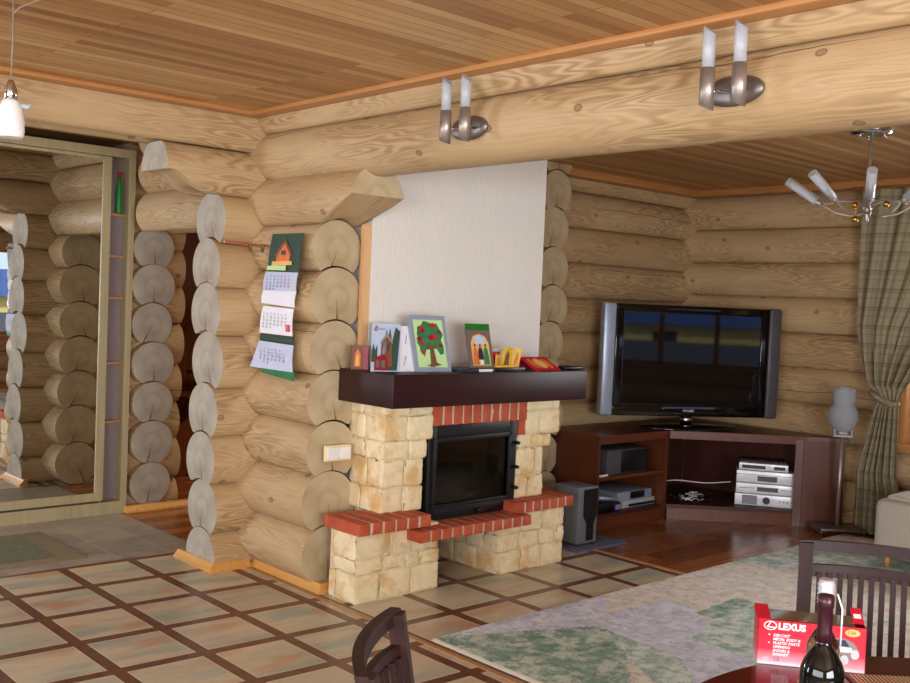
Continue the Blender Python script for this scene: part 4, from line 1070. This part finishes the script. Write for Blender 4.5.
# ------------------------------------------------------------------ curtain, tied back
def curtain():
    mb = MB(); NU, NV = 90, 46; V = []; zt, zb, zk = 2.46, .02, .99
    for j in range(NV+1):
        z = zt+(zb-zt)*j/NV
        if z > zk: t = (z-zk)/(zt-zk); yl = 3.265+(3.455-3.265)*min(1, t*3)**.5; w = .15+(1.20-.15)*(t**.75)
        else: t = (zk-z)/(zk-zb); yl = 3.265+.13*min(1, t*1.8); w = .15+.19*min(1, t*1.4)
        if z > zk:
            yr = yl-w; 
        else: yr = yl-w
        for i in range(NU+1):
            s = i/NU; y = yl+(yr-yl)*s
            amp = .022 if w > .5 else .035; amp *= 1.0 if z > zk else .9
            fr = 13
            x = 7.045+amp*math.sin(s*fr*2*PI*.5+.6*math.sin(z*2))+.012*math.sin(s*31+z)
            if abs(z-zk) < .06: x = 7.03+.03*math.cos((s-.5)*PI)
            V.append((x, y, z))
    F = []; UV = []
    for j in range(NV):
        for i in range(NU):
            F.append((j*(NU+1)+i, j*(NU+1)+i+1, (j+1)*(NU+1)+i+1, (j+1)*(NU+1)+i))
            UV.append([(i/NU*1.6, -j/NV*2.44), ((i+1)/NU*1.6, -j/NV*2.44), ((i+1)/NU*1.6, -(j+1)/NV*2.44), (i/NU*1.6, -(j+1)/NV*2.44)])
    mb.add(V, F, 0, UV, True); return mb
CU = thing('curtain', 'beige plaid curtain tied back beside the window', 'curtain', (7.05, 3.3, 0))
mb = curtain(); mb.build('cloth', M['plaid'], CU)
mb = MB(); mb.tube([(7.0, 3.30, 1.03), (6.985, 3.23, .99), (7.0, 3.14, .955), (7.07, 3.13, .955), (7.10, 3.20, .98), (7.08, 3.31, 1.03), (7.0, 3.30, 1.03)], .022, 0, 8); mb.build('tieback', M['plaid'], CU)
o = MB().tube([(7.06, 3.55, 2.475), (7.06, .9, 2.475)], .012, 0, 10).build('curtain_rail', M['trimy']); tag(o, 'wooden rail carrying the plaid curtain under the ceiling', 'rail')

# ------------------------------------------------------------------ sofa end
SO = thing('sofa', 'light grey ribbed fabric sofa end by the window', 'sofa', (6.6, 2.35, 0))
mb = MB(); mb.rbox((6.60, 2.44, .26), (.88, .80, .36), .05, 0, 0, 3); mb.build('body', M['sofa'], SO)
mb = MB(); mb.rbox((6.62, 2.42, .435), (.82, .74, .06), .025, 0, 0, 3); mb.build('cushion', M['sofa'], SO)
for x in (6.24, 7.0):
    for y in (2.09, 2.77): mb = MB(); mb.lathe((x, y, .0155), [(.015, 0), (.022, .072)], 0, 12); mb.build('leg', M['trim'], SO)

# ------------------------------------------------------------------ rug with its patchwork
def rug():
    x0, x1, y0, y1 = 3.04, 6.95, 1.0, 3.41
    # patches as regions of the rug plane (metres); the seams are long arcs
    PT = [(1, [(3.03, 3.42), (4.26, 3.41), (4.01, 3.17), (3.82, 3.07)]),
        (3, [(3.03, 3.42), (3.82, 3.07), (3.80, 2.95), (3.59, 2.72), (3.32, 2.48), (2.83, 2.06), (1.47, 2.10), (3.0, 4.02)]),
        (1, [(3.84, 3.08), (4.07, 3.17), (4.44, 3.14), (4.50, 3.03), (4.38, 2.87), (4.29, 2.75), (4.05, 2.70), (4.03, 2.36), (3.48, 1.99), (3.46, 2.25), (3.77, 2.55), (3.80, 2.95)]),
        (0, [(3.80, 2.95), (3.77, 2.55), (3.46, 2.25), (3.26, 2.16), (3.59, 2.72)]),
        (2, [(3.59, 2.72), (3.43, 2.27), (3.00, 1.94), (2.83, 2.06), (3.32, 2.48)]),
        (3, [(4.39, 2.91), (4.84, 2.95), (4.83, 2.83), (4.40, 2.80)]),
        (0, [(4.04, 2.71), (4.40, 2.80), (4.83, 2.83), (4.43, 2.35), (3.90, 2.06), (4.05, 2.35)]),
        (0, [(5.40, 3.56), (6.32, 3.45), (7.15, 2.43), (6.34, 2.15), (5.68, 3.05)])]
    def inside(x, y, P):
        c = False
        for k in range(len(P)):
            (xa, ya), (xb, yb_) = P[k], P[k-1]
            if (ya > y) != (yb_ > y) and x < (xb-xa)*(y-ya)/(yb_-ya)+xa: c = not c
        return c
    def region(x, y):
        for c, P in PT:
            if inside(x, y, P): return c
        if x > 3.7 and y > 2.3+.3*(5-x): return 2
        yf = y1-y   # distance from the far edge
        xs = x-3.04
        c1 = 1.25+0.22*math.sin(yf*1.6)            # first curved seam across the rug
        if xs < c1:
            return 1 if yf < .06+.42*xs/1.25 else 3 if (yf-.55)**2+(xs-.55)**2 < .35 else 0
        if xs < 2.35+.25*math.sin(yf*2):
            if yf < .22: return 2
            if yf < .75-.1*(xs-1.3): return 1
            if yf < 1.05+.15*(xs-1.3): return 0
            return 2
        if xs < 3.1+.2*math.sin(yf*2+1):
            if yf < .30: return 2
            if yf < .55: return 3
            if yf < .9: return 0
            return 1
        return 0 if yf < .45 else 2 if yf < 1.1 else 3
    N, Mm = 300, 186; V = []; rr = random.Random(2)
    for j in range(Mm+1):
        for i in range(N+1):
            e = i in (0, N) or j in (0, Mm)
            V.append((x0+(x1-x0)*i/N, y0+(y1-y0)*j/Mm, .003 if e else .012+rr.uniform(-.0025, .0025)))
    F = []; MI = []
    for j in range(Mm):
        for i in range(N):
            F.append((j*(N+1)+i, j*(N+1)+i+1, (j+1)*(N+1)+i+1, (j+1)*(N+1)+i))
            MI.append(4 if (i == 0 or j in (0, Mm-1)) else region(x0+(x1-x0)*(i+.5)/N, y0+(y1-y0)*(j+.5)/Mm))
    mb = MB(); mb.add(V, F, MI, None, True); mb.box((x0+.002, y0+.002, .0005), (x1-.002, y1-.002, .003), 4)
    return mb.build('rug', [M['rug1'], M['rug2'], M['rug3'], M['rug4'], M['rugedge']])
o = rug(); tag(o, 'large patchwork rug in green, lavender and beige, spread before the fireplace', 'rug')

o = MB().box((1.45, 5.60, .0005), (2.36, 6.33, .006), r=.002).build('doormat', M['doormat_edge']); tag(o, 'worn green and tan doormat on the grey tiles by the mirror wardrobe', 'mat')
MB().box((1.53, 5.68, .006), (2.22, 6.25, .0075)).build('centre_panel', M['doormat'], o)

# ------------------------------------------------------------------ mirror wardrobe
WR = thing('mirror_wardrobe', 'built-in wardrobe with a tall mirror door and a narrow open shelf niche', 'wardrobe', (2.0, 6.9, 0))
y = 6.6
mb = MB(); mb.box((.6, y, 0), (3.04, 7.2, .085)); mb.build('plinth', M['wardrobe'], WR)
mb = MB(); mb.box((.6, y, 2.41), (3.04, 7.2, 2.468)); mb.build('top_panel', M['wardrobe'], WR)
mb = MB(); mb.box((3.0, y, .085), (3.04, 7.2, 2.41)); mb.build('side_panel', M['wardrobe'], WR)
mb = MB(); mb.box((2.87, 6.70, .085), (3.0, 7.2, 2.41)); mb.build('niche_back', M['wardrobe_in'], WR)
mb = MB(); mb.box((2.855, y+.03, .085), (2.87, 7.2, 2.41)); mb.build('divider', M['wardrobe_in'], WR)
for z in (.62, 1.02, 1.46, 1.74, 2.02):
    mb = MB(); mb.box((2.87, 6.66, z), (3.0, 6.70, z+.015)); mb.box((2.87, 6.62, z), (2.94, 6.66, z+.015)); mb.build('shelf', M['trim'], WR)
DM = MB(); DM.box((.62, y-.005, .10), (.66, y+.025, 2.405)); DM.box((2.815, y-.005, .10), (2.87, y+.025, 2.405)); DM.box((.66, y-.005, .10), (2.815, y+.025, .155)); DM.box((.66, y-.005, 2.385), (2.815, y+.025, 2.405))
dm = DM.build('mirror_door', M['wardrobe'], WR)
mb = MB(); mb.box((.66, y+.004, .155), (2.815, y+.012, 2.385)); mb.build('mirror', M['mirror'], dm)
mb = MB(); mb.box((.6, 7.2, 0), (3.04, 7.24, 2.468)); mb.build('back_panel', M['wardrobe_in'], WR)
r = thing('bottle', 'slim green bottle with a red cap in the wardrobe niche', 'bottle', (2.945, 6.64, 2.036))
mb = MB(); mb.lathe((2.945, 6.640, 2.036), [(.02, 0), (.022, .01), (.022, .16), (.012, .21), (.010, .25)], 0, 18); mb.build('body', M['green'], r)
mb = MB(); mb.lathe((2.945, 6.640, 2.285), [(.013, 0), (.013, .03)], 0, 14); mb.build('cap', M['red'], r)

# stairs glimpsed through the opening
ST = thing('staircase', 'reddish brown wooden stair glimpsed through the hall opening', 'stairs', (4.6, 8.3, 0))
for k in range(8):
    mb = MB(); mb.box((3.75+.27*k, 7.7, .2*(k+1)-.04), (4.05+.27*k, 8.7, .2*(k+1)), r=.004); mb.build('tread', M['dim_brown'], ST)
mb = MB(); mb.prism([(0, 0)]*0 or [(3.7, 7.62), (6.2, 7.62), (6.2, 7.68), (3.7, 7.68)], 0, .0001)
mb = MB(); mb.plate([(3.75, 7.66, .0), (4.0, 7.66, 0), (6.2, 7.66, 1.7), (6.2, 7.66, 2.0), (3.75, 7.66, .28)], -.04); mb.build('stringer', M['dim_brown'], ST)
for x, h in ((3.78, 1.15), (4.35, 1.55), (4.9, 1.95)):
    mb = MB(); mb.box((x, 7.62, (x-3.75)*.75), (x+.07, 7.69, h)); mb.build('baluster', M['trim'], ST)
mb = MB(); mb.tube([(3.78, 7.65, 1.15), (5.9, 7.65, 2.5)], .035, 0, 10); mb.build('handrail', M['dim_brown'], ST)

# ------------------------------------------------------------------ dining table and what stands on it
TX, TY, TR = 1.93, .54, .69
TB = thing('dining_table', 'round polished dark cherry table in the near right corner', 'table', (TX, TY, 0))
mb = MB(); mb.lathe((TX, TY, .72), [(TR-.02, 0), (TR-.004, .006), (TR, .015), (TR-.004, .025), (TR-.012, .03)], 0, 96); mb.build('tabletop', M['table'], TB)
mb = MB(); mb.lathe((TX, TY, .64), [(.50, 0), (.50, .08)], 0, 60); mb.build('apron', M['maho'], TB)
mb = MB(); mb.lathe((TX, TY, .05), [(.10, 0), (.07, .05), (.05, .15), (.07, .30), (.05, .45), (.09, .59)], 0, 28); mb.build('pedestal', M['maho'], TB)
for k in range(4):
    a = k*PI/2+.6; mb = MB(); mb.tube([(TX, TY, .16), (TX+.15*math.cos(a), TY+.15*math.sin(a), .10), (TX+.30*math.cos(a), TY+.30*math.sin(a), .028)], [.035, .03, .027], 0, 10); mb.build('foot', M['maho'], TB)

# car-model box (window box): front face from A to B
A = Vector((2.081, 1.21, .7505)); B = Vector((2.222, 1.022, .7505)); wB = (B-A).length; dB = (B-A).normalized(); nB = Vector((-dB.y, dB.x, 0))
r = thing('model_car_box', 'red and white window box for a model car on the table', 'box', tuple(A), math.atan2(dB.y, dB.x))
H = .103; D = .078
def mat_redbox():
    t = NT('red_fading_print'); s = t.xyz(t.coord()); c = t.ramp(t.math('DIVIDE', s[2], H), [(0.0, '#eedada'), (.10, '#e58f98'), (.35, '#cf2b40'), (1.0, '#b90f26')]); return t.fin(c, .3)
M['redbox'] = mat_redbox()
mb = MB(); mb.box((0, 0, 0), (wB, .002, H)); mb.box((0, 0, 0), (.002, D, H)); mb.box((wB-.002, 0, 0), (wB, D, H)); mb.box((0, D-.002, 0), (wB, D, H)); mb.box((0, 0, 0), (wB, D, .002))
mb.build('carton', M['redbox'], r, local=True)
mb = MB(); mb.plate([(0, 0, H), (.028, 0, H), (.028, D, H+.012), (0, D, H+.012)], -.002); mb.plate([(0, .0, H), (.0, D, H), (.0, D, H+.014), (.0, .0, H+.001)], .002); mb.build('end_flap', M['red'], r, local=True)
mb = MB(); mb.plate([(wB-.024, .03, H), (wB, .03, H), (wB, D, H+.022), (wB-.024, D, H+.022)], -.002); fl = mb.build('end_flap', M['red'], r, local=True)
mb = MB(); mb.plate([(wB-.020, .045, H+.008), (wB-.004, .045, H+.008), (wB-.004, .068, H+.0185), (wB-.020, .068, H+.0185)], -.001); mb.build('flap_label', M['paper'], fl, local=True)
mb = MB(); mb.plate([(.028, .004, H), (wB-.024, .004, H), (wB-.024, D-.004, H+.004), (.028, D-.004, H+.004)], -.0006); mb.build('window_film', M['film'], r, local=True)
def F_(x, z): return quadframe((x, -.0006, z), (1, 0, 0), (0, 0, 1))
mb = MB(); mb.text('LEXUS', .021, F_(.044, .083), 0, .0002, 0, .0009); mb.build('lettering', M['white'], r, local=True)
mb = MB()
ring = [(math.cos(2*PI*k/32), math.sin(2*PI*k/32)) for k in range(32)]
cx_, cz_ = .027, .090
V = [(cx_+.0145*a, -.0008, cz_+.0105*b) for a, b in ring]+[(cx_+.0122*a, -.0008, cz_+.0085*b) for a, b in ring]
mb.add(V, [(k, (k+1) % 32, 32+(k+1) % 32, 32+k) for k in range(32)], 0)
mb.plate([(cx_-.001, -.0008, cz_+.008), (cx_+.0012, -.0008, cz_+.008), (cx_-.0045, -.0008, cz_-.0025), (cx_+.010, -.0008, cz_-.0025), (cx_+.010, -.0008, cz_-.0045), (cx_-.0085, -.0008, cz_-.0045)], .0003); mb.build('emblem', M['white'], r, local=True)
mb = MB()
for k, tx in enumerate(('DIE-CAST', 'METAL BODY &', 'PLASTIC PARTS', 'OPENING', 'DOORS &', 'BONNET')):
    mb.text(tx, .0085, F_(.034, .066-.0088*k), 0, .0002, .3, .0002)
for z in (.068, .0495): mb.box((.024, -.001, z), (.027, -.0004, z+.003))
mb.text('CE', .012, F_(.036, .010), 1, .0002); mb.text('\u25a1\u25a1', .008, F_(.012, .010), 0, .0002)
mb.build('small_print', [M['white'], M['ink']], r, local=True)
mb = MB(); V = [(wB-.030+.0165*a, -.0008, .090+.0085*b) for a, b in ring]; mb.add(V, [tuple(range(31, -1, -1))], 0); mb.add(list(V), [tuple(range(32))], 0); mb.build('yellow_badge', plain('pale_yellow_badge', '#f0e08a', .4), r, local=True)
mb = MB(); mb.text('1:24', .010, quadframe((wB-.041, -.0014, .087), (1, 0, 0), (0, 0, 1)), 0, .0002); mb.build('badge_text', M['red_dark'], r, local=True)
def carart(nm, poly, mt, y=-.0012): 
    mb = MB(); mb.plate([(x, y, z) for x, z in poly], .0005); mb.build(nm, mt, r, local=True)
x0 = wB-.075
carart('car_picture', [(x0, .030), (x0+.035, .022), (x0+.055, .036), (x0+.060, .052), (x0+.048, .068), (x0+.030, .076), (x0+.008, .076), (x0-.01, .066), (x0-.01, .035)], M['steel_dark'])
carart('car_glass', [(x0+.002, .060), (x0+.040, .058), (x0+.030, .073), (x0+.008, .073)], M['navy'], -.0018)
carart('car_bonnet', [(x0+.004, .044), (x0+.048, .046), (x0+.044, .057), (x0+.002, .058)], M['paper_blue'], -.0018)
mb = MB()
for (a, b) in ((x0+.030, .028), (x0+.052, .042)): mb.add([(a+.009*p, -.002, b+.011*q) for p, q in ring], [tuple(range(32))], 0); mb.add([(a+.009*p, -.002, b+.011*q) for p, q in ring], [tuple(range(31, -1, -1))], 0)
mb.build('car_wheel', M['paper'], r, local=True)

def bottle_prof(h, rb):
    return [(rb*.9, 0), (rb, .004), (rb, h*.56), (rb*.97, h*.60), (rb*.85, h*.64), (rb*.6, h*.69), (rb*.38, h*.73), (rb*.32, h*.78), (rb*.31, h*.97), (rb*.33, h*.975), (rb*.33, h)]
bx, by = 1.670, .843
r = thing('wine_bottle', 'dark red wine bottle with burgundy foil, nearest on the table', 'bottle', (bx, by, .7505))
mb = MB(); mb.lathe((bx, by, .7505), bottle_prof(.312, .0375), 0, 40); mb.build('body', M['bottle'], r)
mb = MB(); mb.lathe((bx, by, .7505+.232), [(.0135, 0), (.0125, .02), (.0125, .062), (.0138, .064), (.0138, .083), (.012, .084)], 0, 30); mb.build('foil_capsule', M['capsule'], r)
def wrap_label(par, c, rad, a0, a1, z0, z1, mat, nm='label'):
    mb = MB(); n = 16; V = []
    for z in (z0, z1):
        for k in range(n+1):
            a = a0+(a1-a0)*k/n; V.append((c[0]+rad*math.cos(a), c[1]+rad*math.sin(a), z))
    mb.add(V, [(k, k+1, n+2+k, n+1+k) for k in range(n)], 0, None, True); return mb.build(nm, mat, par)
va = math.atan2(-by, -bx)
wrap_label(r, (bx, by), .0379, va-1.5, va-.55, .76, .888, plain('cream_label', '#e8e6da', .6)); wrap_label(r, (bx, by), .0379, va+.35, va+1.4, .76, .863, plain('cream_label', '#e8e6da', .6))
bx2, by2 = 1.824, .922
r = thing('spirit_bottle', 'clear bottle with a ribbed silver cap, behind the wine bottle', 'bottle', (bx2, by2, .7505))
mb = MB(); mb.lathe((bx2, by2, .7505), bottle_prof(.285, .031), 0, 32); mb.build('body', M['clear'], r)
mb = MB(); mb.lathe((bx2, by2, .7505+.255), [(.0155, 0)]+[(.0162 if k % 2 else .0146, .004+.0045*k) for k in range(9)]+[(.013, .046)], 0, 26); mb.build('screw_cap', M['silver'], r)
mb = MB(); mb.tube([(bx2+.002, by2-.022, 1.028), (bx2+.008, by2-.030, 1.0), (bx2+.008, by2-.03, .93)], .0018, 0, 6); mb.build('strap', M['white'], r)
mb = MB(); mb.box((1.85, .955, .7505), (1.885, .985, .835), 0, r=.002)
o = mb.build('small_carton', M['card']); tag(o, 'small brown and white carton between the red box and the bottle', 'box')
MB().box((1.847, .957, .755), (1.8505, .983, .825)).build('white_side', M['paper'], o)

r = thing('placemat', 'striped bamboo placemat on the table, right of the bottles', 'mat', (2.178, 1.049, .7503), R(-42.5))
mb = MB(); mb.box((.01, -.42, 0), (.34, -.0, .003)); mb.build('slats', M['bamboo'], r, local=True)
mb = MB(); mb.box((.0, -.42, 0), (.01, 0, .0035)); mb.build('binding', M['maho'], r, local=True)

# ------------------------------------------------------------------ dining chairs
def chair(label, loc, rz):
    r = thing('dining_chair', label, 'chair', loc, rz, 'dining chairs at the round table')
    m_ = M['dark_chair']; W2 = .20
    def yb(z): return -.20-.17*max(0, (z-.45))   # lean of the back
    mb = MB(); mb.rbox((0, .01, .455), (.40, .42, .04), .018, 0, 0, 3); mb.build('seat', plain('dark_seat_cloth', '#3a2c28', .8), r, local=True)
    mb = MB(); mb.box((-.18, -.18, .39), (.18, .19, .436)); mb.build('seat_frame', m_, r, local=True)
    for sx in (-1, 1):
        mb = MB(); x = sx*(W2-.02)
        st = [(0, -.25), (.2, -.215), (.45, -.20), (.70, yb(.70)), (.897, yb(.897))]
        V = []; 
        for z, yy in st:
            V += [(x-.019, yy-.014, z), (x+.019, yy-.014, z), (x+.019, yy+.020, z), (x-.019, yy+.020, z)]
        F = [(0, 3, 2, 1)]+[(4*i+k, 4*i+(k+1) % 4, 4*i+4+(k+1) % 4, 4*i+4+k) for i in range(len(st)-1) for k in range(4)]+[(16, 17, 18, 19)]
        mb.add(V, F, 0); mb.build('leg', m_, r, local=True)
        mb = MB(); mb.tube([(sx*.17, .18, .40), (sx*.17, .185, 0)], [.022, .016], 0, 8); mb.build('leg', m_, r, local=True)
    def rail(z0, z1, th, nm, bow=.034, w=W2):
        mb = MB(); N = 18; V = []
        for i in range(N+1):
            s = -1+2*i/N; x = s*w; b = -bow*(1-s*s)
            for (dy, z) in ((-th/2, z0), (th/2, z0), (th/2, z1), (-th/2, z1)): V.append((x, yb(z)+b+dy, z))
        F = [(0, 1, 2, 3)]+[(4*i+k, 4*i+4+k, 4*i+4+(k+1) % 4, 4*i+(k+1) % 4) for i in range(N) for k in range(4)]+[(4*N+3, 4*N+2, 4*N+1, 4*N)]
        mb.add(V, F, 0, None, False); return mb.build(nm, m_, r, local=True)
    rail(.873, .902, .022, 'top_rail'); rail(.803, .836, .018, 'back_rail', w=W2-.03); rail(.52, .55, .022, 'back_rail', w=W2-.03)
    n = 11
    for k in range(n):
        s = -1+2*(k+.5)/n*1.0; x = s*(W2-.045); bb = -.034*(1-s*s)
        mb = MB(); mb.plate([(x-.0075, yb(.53)+bb+.004, .53), (x+.0075, yb(.53)+bb+.004, .53), (x+.0075, yb(.815)+bb+.004, .815), (x-.0075, yb(.815)+bb+.004, .815)], .010); mb.build('slat', m_, r, local=True)
    return r
chair('dark slatted dining chair at the right, its back behind the bottles', (2.578, 1.158, 0), R(118.9))
chair('dark dining chair in the foreground centre, seen along its curved back', (1.389, 1.285, 0), R(-137.2))

# ------------------------------------------------------------------ camera
cam = bpy.data.cameras.new('camera'); co = bpy.data.objects.new('camera', cam); COL.objects.link(co)
yaw, pit, roll, fpx = .8304, -.0405, .0425, 1016.65
fw = Vector((math.cos(yaw)*math.cos(pit), math.sin(yaw)*math.cos(pit), math.sin(pit))); rt = Vector((math.sin(yaw), -math.cos(yaw), 0)); upv = rt.cross(fw)
r2 = rt*math.cos(roll)+upv*math.sin(roll); u2 = -rt*math.sin(roll)+upv*math.cos(roll)
mw = Matrix((r2, u2, -fw)).transposed().to_4x4(); mw.translation = (0, 0, 1.55); co.matrix_world = mw
cam.sensor_fit = 'HORIZONTAL'; cam.sensor_width = 36; cam.lens = fpx/910*36; cam.clip_start = .05; cam.clip_end = 200
scene.camera = co

# ------------------------------------------------------------------ light: daylight through the windows, plus an added stair fill
w = bpy.data.worlds.new('sky'); scene.world = w; w.use_nodes = True; nt = w.node_tree; nt.nodes.clear()
bg = nt.nodes.new('ShaderNodeBackground'); wo = nt.nodes.new('ShaderNodeOutputWorld'); nt.links.new(bg.outputs[0], wo.inputs[0])
bg.inputs[0].default_value = lin('#bccfe8'); bg.inputs[1].default_value = 2.0
def area(name, loc, rot, sx, sy, power, col):
    l = bpy.data.lights.new(name, 'AREA'); l.shape = 'RECTANGLE'; l.size = sx; l.size_y = sy; l.energy = power; l.color = lin(col)[:3]
    o = bpy.data.objects.new(name, l); COL.objects.link(o); o.location = loc; o.rotation_euler = rot; return o
# skylight standing in each window opening
area('daylight_near', (0.0, -2.90, 1.40), (R(90), 0, 0), 2.9, 1.3, 290, '#f3f6ff')
area('daylight_left', (-2.40, .4, 1.40), (0, R(-90), 0), 1.3, 4.1, 175, '#f3f6ff')
area('daylight_tv_room', (5.6, -3.45, 2.9), (R(40), 0, 0), 2.4, 1.2, 35, '#f2f4fb')
area('daylight_right', (7.60, 2.1, 1.9), (0, R(70), 0), 1.3, 1.6, 150, '#f2f4fb')
area('daylight_hall', (-2.40, 5.9, 1.40), (0, R(-90), 0), 1.3, 0.95, 110, '#dfeaff')
sl = bpy.data.lights.new('sun', 'SUN'); sl.energy = 3.0; sl.angle = R(1); so = bpy.data.objects.new('sun', sl); COL.objects.link(so); so.rotation_euler = (R(-42), 0, 0)
area('stair_fill', (5.2, 6.6, 2.45), (0, 0, 0), .4, .4, 32, '#ffe2b8')  # added fill to brighten the stair room, no real fixture there
scene.view_settings.view_transform = 'Standard'; scene.view_settings.look = 'None'
scene.view_settings.exposure = 0.04; scene.view_settings.gamma = 1.0
try: scene.view_settings.use_curve_mapping = False
except Exception: pass
scene.cycles.use_denoising = True; scene.cycles.max_bounces = 8; scene.cycles.diffuse_bounces = 5; scene.cycles.transparent_max_bounces = 8
